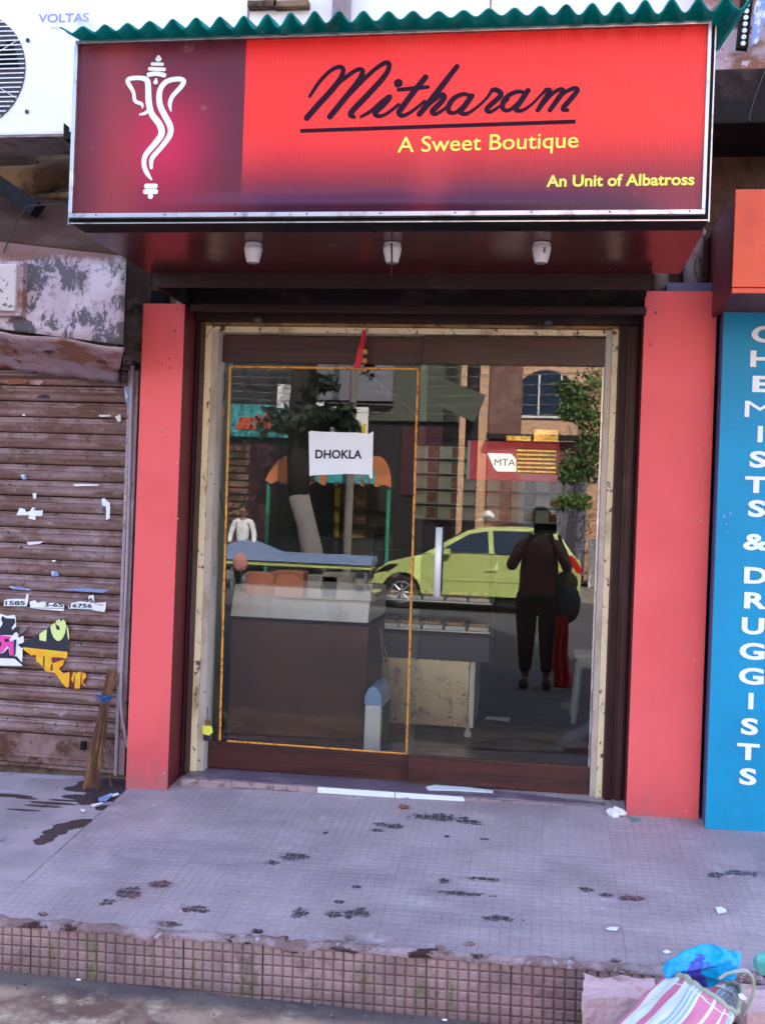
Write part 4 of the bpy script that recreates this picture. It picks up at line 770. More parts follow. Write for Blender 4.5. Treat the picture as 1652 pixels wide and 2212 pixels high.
patch('paper', [(760, 925), (780, 915), (800, 940), (820, 950), (825, 985), (820, 1070), (795, 1080), (790, 1010), (765, 970)], f5, M['paper'], t); patch('grey_print', [(770, 975), (792, 980), (795, 1030), (775, 1020)], f5, M['dark_grey'], t, .0008)
t = poster('small ragged white scrap in the middle height of the shutter, left part', f5, 225, 1030)
patch('paper', [(125, 1045), (150, 990), (190, 1000), (195, 1020), (225, 1015), (245, 985), (300, 1000), (322, 1005), (318, 1050), (265, 1050), (268, 1080), (215, 1070), (222, 1045)], f5, M['paper'], t); patch('grey_print', [(250, 995), (320, 992), (310, 1012), (265, 1010)], f5, M['dark_grey'], t, .0008)
for (pts, m_, lab) in (([(280, 155), (345, 140), (378, 160), (370, 172), (285, 168)], 'print_black', 'black torn speck high on the shutter'), ([(155, 745), (185, 740), (205, 775), (175, 780)], 'print_blue', 'blue torn scrap on the upper left of the shutter'), ([(860, 310), (900, 290), (905, 340), (885, 350)], 'tissue', 'pale scrap near the guide rail high on the shutter'), ([(545, 815), (600, 810), (740, 815), (735, 825), (560, 828)], 'paper', 'thin white torn strip across the upper shutter'), ([(70, 1575), (160, 1580), (255, 1605), (180, 1605), (100, 1598)], 'print_blue', 'bluish torn strip above the row of digits, left'), ([(400, 1600), (640, 1590), (780, 1600), (825, 1600), (770, 1625), (600, 1612)], 'print_blue', 'long bluish torn strip above the row of digits, right'), ([(380, 1460), (430, 1465), (445, 1500), (390, 1500)], 'print_blue', 'faded blue scrap low in the middle of the shutter'), ([(245, 880), (275, 880), (272, 920), (250, 922)], 'tissue', 'small grey square scrap on the upper shutter'), ([(200, 1245), (330, 1240), (300, 1258), (215, 1268)], 'tissue', 'thin pale scrap across the middle of the shutter'), ([(170, 290), (190, 290), (188, 305), (172, 303)], 'paper', 'tiny white speck high on the left of the shutter'), ([(740, 295), (830, 298), (825, 308), (745, 310)], 'tissue', 'short pale streak beside the upper guide rail'), ([(0, 40), (120, 25), (330, 40), (300, 75), (180, 60), (60, 70)], 'mauve_plate', 'ragged brownish paper shred under the canopy'), ([(395, 1380), (420, 1382), (410, 1395), (390, 1390)], 'paper', 'tiny white fleck in the middle of the shutter')):
    A = [at(*f5(*q), YP) for q in pts]; o = MB().prism(A, (0, .0008, 0)).build('paper_scrap', M[m_]); tag(o, lab, 'paper')

# ------------------------------------------------------------ broom
bt = thing('broom', 'stick broom tied with blue cord, leaning on the rusty shutter', 'broom', (-1.97, 4.6, .27))
g = MB(); top = at(238, 1460, 4.72); mid = at(229, 1505, 4.70); random.seed(3)
for k in range(95):
    a = random.uniform(0, 6.28); r1 = math.sqrt(random.random()); l_ = random.uniform(.9, 1.03)
    pt = top + Vector((math.cos(a) * .030 * r1 + .006, math.sin(a) * .014 * r1, random.uniform(-.02, .03))); pm_ = mid + Vector((math.cos(a) * .019 * r1, math.sin(a) * .014 * r1, 0))
    bb = at(195, 1700, 4.60); pb = pm_.lerp(bb + Vector((math.cos(a) * .042 * r1, math.sin(a) * .03 * r1, 0)), l_); md = pm_.lerp(pb, .5) + Vector((random.uniform(-.006, .006), 0, 0))
    if k < 3: pb += Vector((.025 * (k + 1), 0, .01))
    g.tube([pt, pm_, md, pb], [.003, .0028, .0026, .0013], 4, cap=False)
o = g.build('sticks', M['broom_straw'], bt); tag(o, kind='stuff')
g = MB()
for k in range(4): g.tube([mid + Vector((.024 * math.cos(q * .63), .020 * math.sin(q * .63), -.008 + k * .005 + .003 * math.sin(q + k))) for q in range(11)], .0042, 6)
g.tube([mid + Vector((-.02, -.018, .004)), mid + Vector((-.036, -.02, .012)), mid + Vector((-.030, -.022, -.012)), mid + Vector((.0, -.022, -.026)), mid + Vector((.03, -.018, -.008)), mid + Vector((.034, -.016, .01))], .0045, 6)
g.build('tie', M['tie_blue'], bt)

# ------------------------------------------------------------ things on and about the door
t = thing('paper_notice', 'white sheet reading DHOKLA taped on the left glass door', 'notice', (-.95, 4.88, 1.73)); f1b = lambda x, y: cp(500, 820, 2.753, x, y)
cs = [(775, 752), (790, 745), (870, 752), (1120, 758), (1190, 768), (1225, 748), (1218, 1078), (1200, 1075), (1195, 1050), (1050, 1045), (800, 1055), (780, 1060)]
MB().prism([at(*f1b(*q), 4.882) for q in cs], (0, .0012, 0)).build('sheet', M['paper'], t)
lettering('lettering', 'DHOKLA', M['print_black'], at(*f1b(820, 938), 4.8815), at(*f1b(1145, 940), 4.8815), 62 / 3.226 * PXM(4.88), t, .03, .0012)
rb_ = thing('door_charm', 'string of lemons and chillies with a red ribbon hanging over the left door', 'charm', (-.87, 4.79, 2.2))
P = [at(x, y, 4.778) for x, y in ((786, 713), (785, 735), (779, 755), (776, 775), (770, 795))]; g = MB()
for i in range(len(P) - 1):
    w0 = Vector((.009 + .002 * i, 0, 0)); w1 = Vector((.009 + .002 * (i + 1), 0, 0)); fz = Vector((0, .005 * math.sin(i * 2), 0)); f2 = Vector((0, .005 * math.sin((i + 1) * 2), 0))
    g.add([P[i] - w0, P[i] + fz * 1.5, P[i] + w0, P[i + 1] - w1, P[i + 1] + f2 * 1.5, P[i + 1] + w1], [(0, 1, 4, 3), (1, 2, 5, 4)])
o = g.build('ribbon', M['ribbon_red'], rb_); s_ = o.modifiers.new('thickness', 'SOLIDIFY'); s_.thickness = .002
g = MB(); g.tube([at(787, 718, 4.78), at(788, 800, 4.78), at(787, 815, 4.78)], .0012, 5); g.build('thread', M['cable'], rb_)
for k, y in enumerate((760, 779, 798)): p = at(788 - k * .5, y, 4.779); MB().sphere(p, .0135, 1, 1, .95, 14, 9).build('lemon', M['lemon'], rb_, smooth=True)
for k in range(7):
    p = at(787, 805, 4.779); a = -1.2 + k * .4; q = p + Vector((math.sin(a) * .028, -.003 * k % 3, -.022 * math.cos(a) - .004)); MB().tube([p, p.lerp(q, .5) + Vector((0, -.004, 0)), q], [.004, .0035, .001], 6).build('chilli', M['chilli'], rb_)
sw = thing('wall_switch', 'small beige switch on a loose cable at the left inside jamb', 'switch', (-1.52, 4.9, 1.9)); p = at(478, 890, 4.915)
MB().box(p.x - .014, p.x + .014, 4.912, 4.926, p.z - .020, p.z + .020).build('switch_box', M['lemon'], sw, bev=.003)
for dx, p0 in ((0, [(470, 780), (474, 820), (478, 870)]), (5, [(483, 790), (487, 830), (482, 870)]), (9, [(478, 905), (472, 980), (475, 1060), (488, 1130)])): MB().tube([at(x, y, 4.917) for x, y in catmull(p0, 5)], .0022, 6).build('cable', M['cable'], sw)
fp = thing('yellow_lock', 'yellow and black padlock box hooked on the cream frame by the left door foot', 'lock', (-1.55, 4.79, .47)); f3b = lambda x, y: cp(500, 1350, 2.753, x, y)
MB().prism([at(*f3b(*q), 4.78) for q in ((35, 1340), (95, 1345), (105, 1390), (80, 1410), (35, 1400))], (0, .012, 0)).build('body', M['yellow_ink'], fp, bev=.002); MB().prism([at(*f3b(*q), 4.782) for q in ((40, 1405), (85, 1410), (85, 1450), (40, 1445))], (0, .012, 0)).build('body_foot', M['print_black'], fp, bev=.002); MB().prism([at(*f3b(*q), 4.782) for q in ((50, 1300), (85, 1300), (90, 1338), (55, 1338))], (0, .010, 0)).build('hook', M['ochre_edge'], fp, bev=.002)
MB().tube([at(*f3b(70, 1300), 4.785), at(*f3b(72, 1210), 4.80)], .002, 5).build('cord', M['cable'], fp)

# ------------------------------------------------------------ litter on the pavement
def onp(px, py):
    p = atz(px, py, .27)
    for _ in range(4): p = atz(px, py, zp(p.x, p.y))
    return p
def scrap(pts, m_, name, lab, cat, lift=.002, th=.002):
    A = [onp(*q) for q in pts]; o = MB().prism([p + Vector((0, 0, lift + .004 * random.random())) for p in A], (0, 0, th)).build(name, m_); return tag(o, lab, cat)
scrap([(1544, 1964), (1556, 1963), (1567, 1968), (1568, 1974), (1550, 1976)], M['white_tile'], 'paper_scrap', 'bright white paper chip on the paving above the striped bag', 'paper')
scrap([(1308, 2008), (1320, 2005), (1335, 2008), (1330, 2012), (1312, 2012)], M['tissue'], 'paper_scrap', 'faint crumpled white scrap on the paving left of the bright chip', 'paper')
scrap([(1430, 2058), (1440, 2056), (1448, 2060), (1438, 2063)], M['white_tile'], 'paper_scrap', 'tiny white scrap on the paving edge beside the blue plastic', 'paper')
p = onp(1330, 1762); g = MB(); g.sphere(p + Vector((0, 0, .012)), .030, 1.25, .9, .6, 22, 14); g.v = [tuple(Vector(v) + .014 * noise.noise_vector(Vector(v) * 70)) for v in g.v]; o = g.build('crumpled_tissue', M['tissue']); tag(o, 'crumpled white tissue at the foot of the right door jamb', 'tissue')
p = onp(872, 1747); g = MB(); g.sphere(p + Vector((0, 0, .008)), .018, 1.3, 1, .5, 14, 9); g.v = [tuple(Vector(v) + .010 * noise.noise_vector(Vector(v) * 60)) for v in g.v]; o = g.build('dry_leaf', M['dry_leaf']); tag(o, 'curled brown dry leaf on the paving before the door sill', 'leaf')
scrap([(868, 1721), (880, 1720), (883, 1726), (872, 1728)], M['lilac_plastic'], 'plastic_scrap', 'small lilac plastic scrap just below the white sill tiles', 'plastic')
p = onp(332, 1742); g = MB(); g.sphere(p + Vector((0, 0, .003)), .007, 1, 1, .6, 8, 6); o = g.build('pebble', M['cream_white']); tag(o, 'small pale pebble on the paving near the left pillar', 'pebble')
scrap([(1355, 1766), (1375, 1768), (1385, 1774), (1365, 1778)], mat('green_wrapper', (.10, .25, .20), .5), 'wrapper', 'dull green wrapper beside the crumpled tissue at the right pillar', 'wrapper')
def onc(px, py):
    p = atz(px, py, .25)
    for _ in range(4): p = atz(px, py, zp(p.x, p.y) - .026 * smooth01(3.7, 4.5, p.y))
    return p
for i, (q, m_, lab) in enumerate((([(213, 1729), (240, 1720), (247, 1722), (230, 1735), (214, 1736)], 'print_blue', 'bluish crumpled paper near the broom end on the cement'), ([(238, 1722), (255, 1719), (258, 1723), (244, 1727)], 'paper', 'white paper bit right of the bluish paper by the broom'), ([(197, 1744), (222, 1738), (222, 1741), (200, 1748)], 'paper', 'thin white paper sliver in front of the broom'), ([(173, 1753), (184, 1755), (183, 1759), (176, 1758)], 'tissue', 'tiny pale scrap at the cement edge below the broom'))):
    o = MB().prism([onc(*k) + Vector((0, 0, .009 + .004 * random.random())) for k in q], (0, 0, .002)).build('paper_scrap', M[m_]); tag(o, lab, 'paper')
for i, (x, y) in enumerate(((258, 2100), (170, 2118), (140, 2094), (960, 2205))):
    p = atz(x, y, 0.0); g = MB(); g.sphere(p + Vector((0, 0, .003)), .006, 1.6, 1, .5, 8, 6); o = g.build('litter_chip', M['tissue']); tag(o, ['pale chip in the gutter under the kerb, second from the left', 'pale blue-white chip on the road, lowest at the left', 'pale chip in the gutter, leftmost', 'lone pale chip in the gutter at the bottom centre'][i], 'litter')
random.seed(11)
g = MB()
for k in range(260):
    x, y = random.uniform(-3, 1.8), random.uniform(3.36, 4.6); s = random.uniform(.0008, .0022); g.box(x - s, x + s * 1.5, y - s, y + s, zp(x, y) + .0005, zp(x, y) + .0015)
for k in range(400):
    x, y = random.uniform(-3, 1.8), random.uniform(2.6, 3.33); s = random.uniform(.001, .004); g.box(x - s, x + s * 1.5, y - s, y + s, .0, .004)
o = g.build('grit', M['mortar']); tag(o, 'fine grit scattered over the paving and gutter', 'grit', kind='stuff')

# ------------------------------------------------------------ stones, bag
def rock(lab, x0, x1, y0, y1, z1, seed, tilt=0):
    g = MB(); n = 9; c0 = Vector(((x0 + x1) / 2, (y0 + y1) / 2, z1 / 2)); h = Vector(((x1 - x0) / 2, (y1 - y0) / 2, z1 / 2))
    for ax in range(3):
        for sg_ in (-1, 1):
            def fn(u, v, ax=ax, sg_=sg_):
                q = [0, 0, 0]; q[ax] = sg_; q[(ax + 1) % 3] = (u * 2 - 1) * 1; q[(ax + 2) % 3] = v * 2 - 1; q = Vector(q)
                p = c0 + Vector((q.x * h.x, q.y * h.y, q.z * h.z)); sh_ = 1 - .22 * (1 - (q.z + 1) / 2) * (1 if q.x < 0 else 0)
                p.x = c0.x + (p.x - c0.x) * sh_; p.z += tilt * q.x * (q.z + 1) * .5
                return p + noise.noise_vector(p * 9 + Vector((seed, 0, 0))) * .022 + noise.noise_vector(p * 30 + Vector((seed, 0, 0))) * .006
            g.grid(fn, n, n)
    o = g.build('broken_stone', M['pink_stone']); bm = bmesh.new(); bm.from_mesh(o.data); bmesh.ops.remove_doubles(bm, verts=bm.verts, dist=.0008); bmesh.ops.recalc_face_normals(bm, faces=bm.faces); bm.to_mesh(o.data); bm.free(); return tag(o, lab, 'stone')
rock('broken pink stone block set against the kerb left of the striped bag', .155, .375, 3.10, 3.25, .225, 3, -.006)
rock('pink stone at the right edge of the photo behind the bag handle', .60, .80, 3.06, 3.26, .23, 8)
o = MB().sphere((.365, 3.06, .14), .05, 1, 1, 1.3, 16, 10).build('olive_bundle', M['olive_cloth'], smooth=True); tag(o, 'dark olive bundle squeezed between the stone and the striped bag', 'bundle')
bag = thing('striped_bag', 'woven carry bag with pink, white and blue stripes slumped by the kerb', 'bag', (.45, 2.95, .02))
M['bag_white'] = mat('bag_white', (.66, .66, .60), .6, bump=.5, bscale=220, bdist=.002); M['bag_pink'] = mat('bag_pink', (.60, .17, .28), .6, bump=.5, bscale=220, bdist=.002); M['bag_blue'] = mat('bag_blue', (.30, .44, .66), .6, bump=.5, bscale=220, bdist=.002); M['bag_rim'] = mat('bag_rim', (.33, .34, .26), .8, bump=.6, bscale=80)
A0, A1 = at(1452, 2097, 3.02), at(1591, 2190, 2.80); B0, B1 = at(1225, 2305, 2.86), at(1420, 2440, 2.62)
deep = Vector((.10, .16, -.04)); NU, NV = 72, 22
def bagf(u, v):                          # u round the mouth, v from the mouth to the foot
    top0, top1, bo0, bo1 = A0, A1, B0, B1; ang = u * 2
    if u < .5: s_ = u * 2; mid_ = math.sin(s_ * math.pi); pt = top0.lerp(top1, s_) - Vector((.02, .05, -.03)) * mid_; pb = bo0.lerp(bo1, s_) - Vector((.02, .06, -.04)) * mid_
    else: s_ = 2 - u * 2; mid_ = math.sin(s_ * math.pi); pt = top0.lerp(top1, s_) + deep * (.35 + .65 * mid_) * (mid_ ** .4); pb = bo0.lerp(bo1, s_) + deep * mid_ ** .4
    p = pt.lerp(pb, v); n_ = noise.noise(Vector((u * 5, v * 2.5, 2))) ; return p + Vector((.3, -.8, .5)) * (.034 * n_ + .022 * math.sin(v * math.pi) * (1 if u < .5 else -.3)) + Vector((0, 0, 1)) * .011 * noise.noise(Vector((u * 24, v * 5, 0)))
g = MB(); stripe = {0: 1, 1: 1, 8: 1, 9: 1, 10: 1, 15: 2, 17: 2, 19: 2, 21: 1, 22: 1, 23: 1, 24: 1, 25: 1, 27: 1, 28: 1, 29: 1, 30: 1, 32: 1, 33: 1, 34: 2}
V_ = [bagf(i / NU, j / NV) for j in range(NV + 1) for i in range(NU)]; b0 = len(g.v); g.v += [tuple(v) for v in V_]
for j in range(NV):
    for i in range(NU):
        g.f.append((j * NU + i, j * NU + (i + 1) % NU, (j + 1) * NU + (i + 1) % NU, (j + 1) * NU + i)); g.m.append(stripe.get(i % 36, 0))
o = g.build('sack', [M['bag_white'], M['bag_pink'], M['bag_blue']], bag, smooth=True); s_ = o.modifiers.new('thickness', 'SOLIDIFY'); s_.thickness = .003
rim = [bagf(i / 60 % 1, .0) for i in range(61)]; MB().tube([p + Vector((0, 0, .002)) for p in rim], .008, 8).build('rim', M['bag_rim'], bag, smooth=True); MB().tube([bagf(i / 60 % 1, .07) for i in range(61)], .004, 6).build('seam', M['bag_white'], bag, smooth=True)
f7 = lambda x, y: cp(1400, 2250, 3.082, x, y)
for off in (0, 1):
    P = [at(*f7(x, y), 2.84 + off * .03 + k * .004) for k, (x, y) in enumerate(((1290, 705), (1350, 665), (1420, 650 - off * 10), (1500, 648 - off * 14), (1548, 690), (1562, 760 + off * 10), (1545, 850), (1510, 930), (1480, 985)))]
    MB().tube(catmull([tuple(p) for p in P], 5), .003 if off else .0042, 8).build('handle', M['bag_rim'] if off == 0 else M['lilac_plastic'], bag, smooth=True)
# blue plastic poking out of the mouth
c0 = at(1532, 2085, 2.99); g = MB(); g.sphere(c0, .075, 1.0, .55, .72, 40, 26)
dr_ = Vector((.8, 0, .35)).normalized()
g.v = [tuple(Vector(v) + noise.noise_vector(Vector(v) * 16) * .026 + noise.noise_vector(Vector(v) * 45) * .010 + Vector((-.05, 0, -.03)) * max(0, (c0.x - v[0]) / .07)) for v in g.v]
o = g.build('blue_plastic_bag', M['bag_plastic']); tag(o, 'bright blue crumpled plastic bag poking out of the striped bag', 'plastic bag')
c0 = at(1652, 2085, 3.25); g = MB(); g.sphere(c0, .032, 1, 1, 1, 20, 14); g.v = [tuple(Vector(v) + noise.noise_vector(Vector(v) * 30) * .016) for v in g.v]; o = g.build('teal_plastic', mat('teal_plastic', (.10, .42, .36), .3)); tag(o, 'teal plastic scrap at the right edge of the photo on the paving edge', 'plastic')
g = MB(); g.prism([at(*f7(*q), 2.86) for q in ((1440, 835), (1470, 820), (1510, 860), (1490, 875), (1455, 860))], (0, .01, 0)); o = g.build('white_label', M['paper'], bag, bev=.002)

# ------------------------------------------------------------ inside the shop
f4b = lambda x, y: cp(1000, 1350, 2.541, x, y); f2b = lambda x, y: cp(1000, 820, 2.753, x, y)
ct = thing('counter', 'brown shop counter with a slanted steel top strip behind the left glass door', 'counter', (-1.2, 5.4, .33))
MB().box(-1.575, -.86, 5.30, 5.86, .34, 1.000).build('front_panel', M['counter_brown'], ct, bev=.005); MB().prism([Vector((-1.575, 5.275, 1.02)), Vector((-1.575, 5.34, 1.178)), Vector((-1.575, 5.86, 1.178)), Vector((-1.575, 5.86, 1.02))], (.715, 0, 0)).build('steel_top', M['steel'], ct, bev=.004)
MB().box(-1.58, -.855, 5.285, 5.86, 1.001, 1.019).build('edge_strip', M['black'], ct); MB().box(-1.60, -1.577, 5.27, 5.86, .34, 1.19).build('end_strip', M['black'], ct)
a, b = at(*f3b(1105, 445), 5.282), at(*f3b(1185, 448), 5.282)
stk_ = MB().prism([at(*f3b(*q), 5.30) + Vector((0, -.012, 0)) for q in ((540, 380), (1210, 408), (1210, 470), (540, 445))], (0, -.001, 0))
o = stk_.build('label_strip', M['paper'], ct)
for i, (px, py) in enumerate(((450, 345), (625, 350))):
    p = at(*f3b(px, py), 5.55); o = MB().lathe((p.x, 5.55, 1.180), [(.085, 0), (.085, .012), (.070, .035), (.035, .05), (.0, .052)], 22, cap=False).build('clay_lid', M['clay'], smooth=True); tag(o, ['left', 'right'][i] + ' one of the two brown clay lids on the steel counter top', 'lid', 'clay lids on the counter')
g = MB(); p = at(*f3b(865, 300), 5.32); g.tube([p, at(*f3b(858, 440), 5.32)], .003, 6); o = g.build('pen', M['black']); tag(o, 'thin dark rod standing at the steel counter strip', 'pen')
col = MB().box(-.80, -.735, 5.02, 5.46, .335, .68); cl = thing('room_cooler', 'pale blue and white slim appliance with a rounded top just inside the doors', 'appliance', (-.77, 5.2, .33))
MB().box(-.835, -.755, 5.12, 5.40, .338, .64).build('body', M['cooler_white'], cl, bev=.008)
MB().prism([Vector((-.837, 5.115, .642)), Vector((-.753, 5.115, .642)), Vector((-.756, 5.115, .690)), Vector((-.775, 5.115, .722)), Vector((-.80, 5.115, .730)), Vector((-.822, 5.115, .715)), Vector((-.836, 5.115, .68))], (0, .29, 0)).build('top', M['cooler_blue'], cl, bev=.003)
MB().box(-.7535, -.7505, 5.13, 5.39, .36, .63).build('side_mesh', M['mesh_grey'], cl)
for i in range(14):
    for j in range(13): pass
g = MB()
for i in range(12):
    for j in range(13): y = 5.145 + i * .0205; z = .375 + j * .0195; g.box(-.7503, -.7495, y, y + .011, z, z + .010)
o = g.build('mesh_holes', M['black'], cl); tag(o, kind='stuff')
MB().tube(catmull([(-.77, 5.16, .735), (-.765, 5.2, .85), (-.79, 5.22, 1.0)], 5), .003, 6).build('chain', M['alu'], cl); MB().tube(catmull([(-.75, 5.3, .735), (-.76, 5.28, .85), (-.785, 5.24, 1.0)], 5), .003, 6).build('chain', M['alu'], cl)
dc = thing('display_case', 'glass display case with trays on a steel base behind the right glass door', 'display case', (-.6, 6.1, .33))
MB().box(-.92, -.39, 5.98, 6.5, .388, .765).build('steel_base', M['steel_warm'], dc, bev=.004); MB().box(-.388, -.358, 5.982, 6.5, .388, .765).build('corner_post', M['steel'], dc, bev=.002)
MB().lathe((-.39, 6.02, .331), [(.02, 0), (.02, .03), (.012, .035), (.012, .056)], 12).build('caster', M['white_plastic'], dc); MB().lathe((-.90, 6.02, .331), [(.02, 0), (.02, .03), (.012, .035), (.012, .056)], 12).build('caster', M['white_plastic'], dc)
MB().box(-.95, -.28, 5.90, 6.5, .768, .90).build('dark_plinth', M['dark_grey'], dc, bev=.004)
MB().prism([Vector((-.265, 5.95, .78)), Vector((-.265, 6.45, .78)), Vector((-.265, 6.45, 1.36)), Vector((-.265, 6.25, 1.34)), Vector((-.265, 6.08, 1.22)), Vector((-.265, 5.98, 1.05))], (-.005, 0, 0)).build('side_glass', M['case_glass'], dc); MB().box(-.96, -.262, 6.02, 6.50, 1.362, 1.37).build('top_glass', M['case_glass'], dc)
MB().box(-.97, -.962, 5.98, 6.45, .90, 1.45).build('side_glass', M['case_glass'], dc)
for z in (.915, 1.08): MB().box(-.95, -.28, 6.02, 6.48, z, z + .008).build('shelf', M['steel'], dc)
for i in range(5):
    for z in (.925, 1.09):
        x = -.93 + i * .13; tr = MB().box(x, x + .115, 6.03, 6.22, z, z + .022).build('sweet_tray', M['white_plastic'], bev=.004); tag(tr, ('white tray of sweets on the ' + ('lower' if z < 1 else 'upper') + ' shelf of the glass case, ' + ['first', 'second', 'third', 'fourth', 'fifth'][i] + ' from the left'), 'tray', 'trays of sweets in the display case')
        g = MB().box(x + .01, x + .105, 6.04, 6.21, z + .0225, z + .042); sw_ = g.build('sweets', M['sweet'], tr, bev=.006)
q_ = M['maroon_sign'].node_tree.nodes['Principled BSDF']; q_.inputs['Emission Color'].default_value = (.6, .01, .04, 1); q_.inputs['Emission Strength'].default_value = .03
M['lozenge_lit'] = mat('lozenge_lit', (.8, .8, .8), .5); q_ = M['lozenge_lit'].node_tree.nodes['Principled BSDF']; q_.inputs['Emission Color'].default_value = (1, 1, 1, 1); q_.inputs['Emission Strength'].default_value = .13
ms = thing('menu_sign', 'red hanging box sign with a white lozenge reading MTA inside the shop', 'sign', (-.26, 6.0, 1.78))
MB().box(-.430, .062, 6.002, 6.05, 1.782, 2.0).build('box', M['maroon_sign'], ms, bev=.004); MB().box(-.448, -.431, 5.998, 6.05, 1.785, 2.0).build('end_cap', M['white_plastic'], ms)
MB().prism([at(*f2b(*q), 6.0) for q in ((642, 900), (808, 905), (835, 935), (875, 1030), (710, 1028), (688, 1005))], (0, -.003, 0)).build('lozenge', M['lozenge_lit'], ms, bev=.001)
lettering('lettering', 'MTA', M['print_black'], at(*f2b(690, 988), 5.996), at(*f2b(835, 990), 5.996), 46 / 3.226 * PXM(6), ms, .0, .001)
for k in range(6):
    a = at(*f2b(842, 862 + k * 29), 5.99); b = at(*f2b(1130, 860 + k * 30), 5.99)
    g = MB().box(a.x, b.x, 5.965, 5.995, a.z - .028, a.z - .003); o = g.build('foil_pack', M['gold'], bev=.008); tag(o, 'gold foil packet over the right end of the MTA sign, ' + ['topmost', 'second from the top', 'third from the top', 'fourth from the top', 'fifth from the top', 'lowest'][k], 'packet', 'gold foil packets inside the shop')
for k, (x0_, x1_, y0_, y1_) in enumerate(((770, 950, 785, 822), (960, 1142, 740, 825))):
    a, b = at(*f2b(x0_, y1_), 6.02), at(*f2b(x1_, y0_), 6.02); o = MB().box(a.x, b.x, 6.0, 6.06, 2.003, 2.003 + (b.z - a.z)).build('gift_box', M['gold'], bev=.004); tag(o, ['low gold box on top of the red MTA sign', 'taller gold box on the right of the red MTA sign top'][k], 'box')
sf = thing('wall_shelf', 'dark shelf rack full of sweet boxes on the back wall of the shop', 'shelf', (-.35, 7.1, 1.5))
for k in range(6): MB().box(-.87, .10, 6.98, 7.2, 1.545 + k * .1 - .006, 1.545 + k * .1).build('shelf_board', M['dark_grey'], sf)
MB().box(-.87, .10, 7.205, 7.22, 1.5, 2.1).build('back_panel', M['black'], sf)
bm0 = None; rows = ['lowest', 'second', 'third', 'fourth', 'fifth', 'top']; cols = ['leftmost', 'second', 'third', 'fourth', 'fifth', 'rightmost']
for r_ in range(5):
    for c_ in range(6):
        x = -.865 + c_ * .16; z = 1.5452 + r_ * .1
        if bm0 is None:
            bm0 = thing('sweet_box', 'x', 'box', (x + .075, 7.05, z), 'sweet boxes stacked on the shelf'); MB().box(x, x + .153, 7.0, 7.18, z, z + .085).build('carton', M['box_green'], bm0, bev=.003); MB().box(x + .085, x + .150, 6.998, 6.9995, z + .008, z + .078).build('picture', M['box_print'], bm0); q = bm0; z00, x00 = z, x
        else: q = copy_tree(bm0, Vector((x - x00, random.uniform(-.012, .004), z - z00)))
        q['label'] = 'greenish sweet box with a brown picture, ' + cols[c_] + ' in the ' + rows[r_] + ' row of the shelf'
def cube_stool(x, y, z, lab):
    t = thing('stool', lab, 'stool', (x, y, z)); MB().box(x - .13, x + .13, y - .13, y + .13, z + .40, z + .425).build('seat', M['white_plastic'], t, bev=.008); MB().box(x - .115, x + .115, y - .115, y + .115, z + .34, z + .398).build('apron', M['white_plastic'], t, bev=.004)
    for sx in (-1, 1):
        for sy in (-1, 1): MB().tube([(x + sx * .10, y + sy * .10, z + .34), (x + sx * .125, y + sy * .125, z)], [.022, .017], 8).build('leg', M['white_plastic'], t)
cube_stool(.34, 6.75, .33, 'white plastic stool on the shop floor beside the right wall')
M['tube_glow'] = bpy.data.materials.new('tube_glow'); M['tube_glow'].use_nodes = True; q_ = M['tube_glow'].node_tree.nodes['Principled BSDF']; q_.inputs['Emission Color'].default_value = (1, .97, .9, 1); q_.inputs['Emission Strength'].default_value = 2.2
for k, (x, y) in enumerate(((-1.1, 6.3), (-.2, 6.6))):
    tl = thing('tube_light', ['left', 'right'][k] + ' one of the two lit tube lights on the shop ceiling', 'lamp', (x, y, 2.7), 'tube lights in the shop')
    MB().box(x - .5, x + .5, y - .03, y + .03, 2.715, 2.748).build('batten', M['white_plastic'], tl); MB().tube([(x - .48, y, 2.69), (x + .48, y, 2.69)], .016, 10).build('tube', M['tube_glow'], tl)
MB_ = MB().prism([atz(*f4b(*q), .333) for q in ((575, 1195), (590, 1180), (740, 1188), (730, 1212))], (0, 0, .002)); o = MB_.build('paper_scrap', M['paper']); tag(o, 'white sheet lying on the shop floor right of the steel case', 'paper')
g = MB(); p = atz(*f4b(1140, 1150), .33); g.sphere((p.x, p.y, .36), .06, 1.3, 1, .6, 14, 9); g.v = [tuple(Vector(v) + .03 * noise.noise_vector(Vector(v) * 20)) for v in g.v]; o = g.build('cloth_heap', M['olive_cloth'], smooth=True); tag(o, 'dark cloth heap on the floor beside the white stool', 'cloth')
# ------------------------------------------------------------ the street behind the camera, seen mirrored in the panes
GY = 4.862
def mir(px, py, yv):                    # where a thing stands whose mirror image shows at this pixel, yv metres beyond
    p = at(px, py, yv); return Vector((p.x, 2 * GY - yv, p.z))
def ry(yv): return 2 * GY - yv
M['asphalt'] = mat('asphalt', (.10, .095, .11), .8, bump=.4, layers=[((.14, .13, .14), 2, .45, .65)])
M['far_pave'] = mat('far_pave', (.30, .25, .22), .85, layers=[((.2, .16, .14), 3, .45, .6)], bump=.3)
M['peach'] = mat('peach', (.66, .40, .26), .8, layers=[((.58, .33, .2), 1.5, .45, .7)])
M['far_brown'] = mat('far_brown', (.17, .08, .07), .8, layers=[((.24, .12, .1), 3, .5, .6)])
M['far_olive'] = mat('far_olive', (.07, .08, .06), .8); M['far_grey'] = mat('far_grey', (.17, .17, .21), .8); M['far_dark'] = mat('far_dark', (.012, .008, .014), .8); M['far_maroon'] = mat('far_maroon', (.05, .01, .02), .8)
M['far_teal'] = mat('far_teal', (.02, .28, .30), .6, layers=[((.08, .40, .42), 3, .5, .6)]); M['far_red'] = mat('far_red', (.55, .07, .03), .6); M['far_white'] = mat('far_white', (.78, .76, .76), .8, vary=.03)
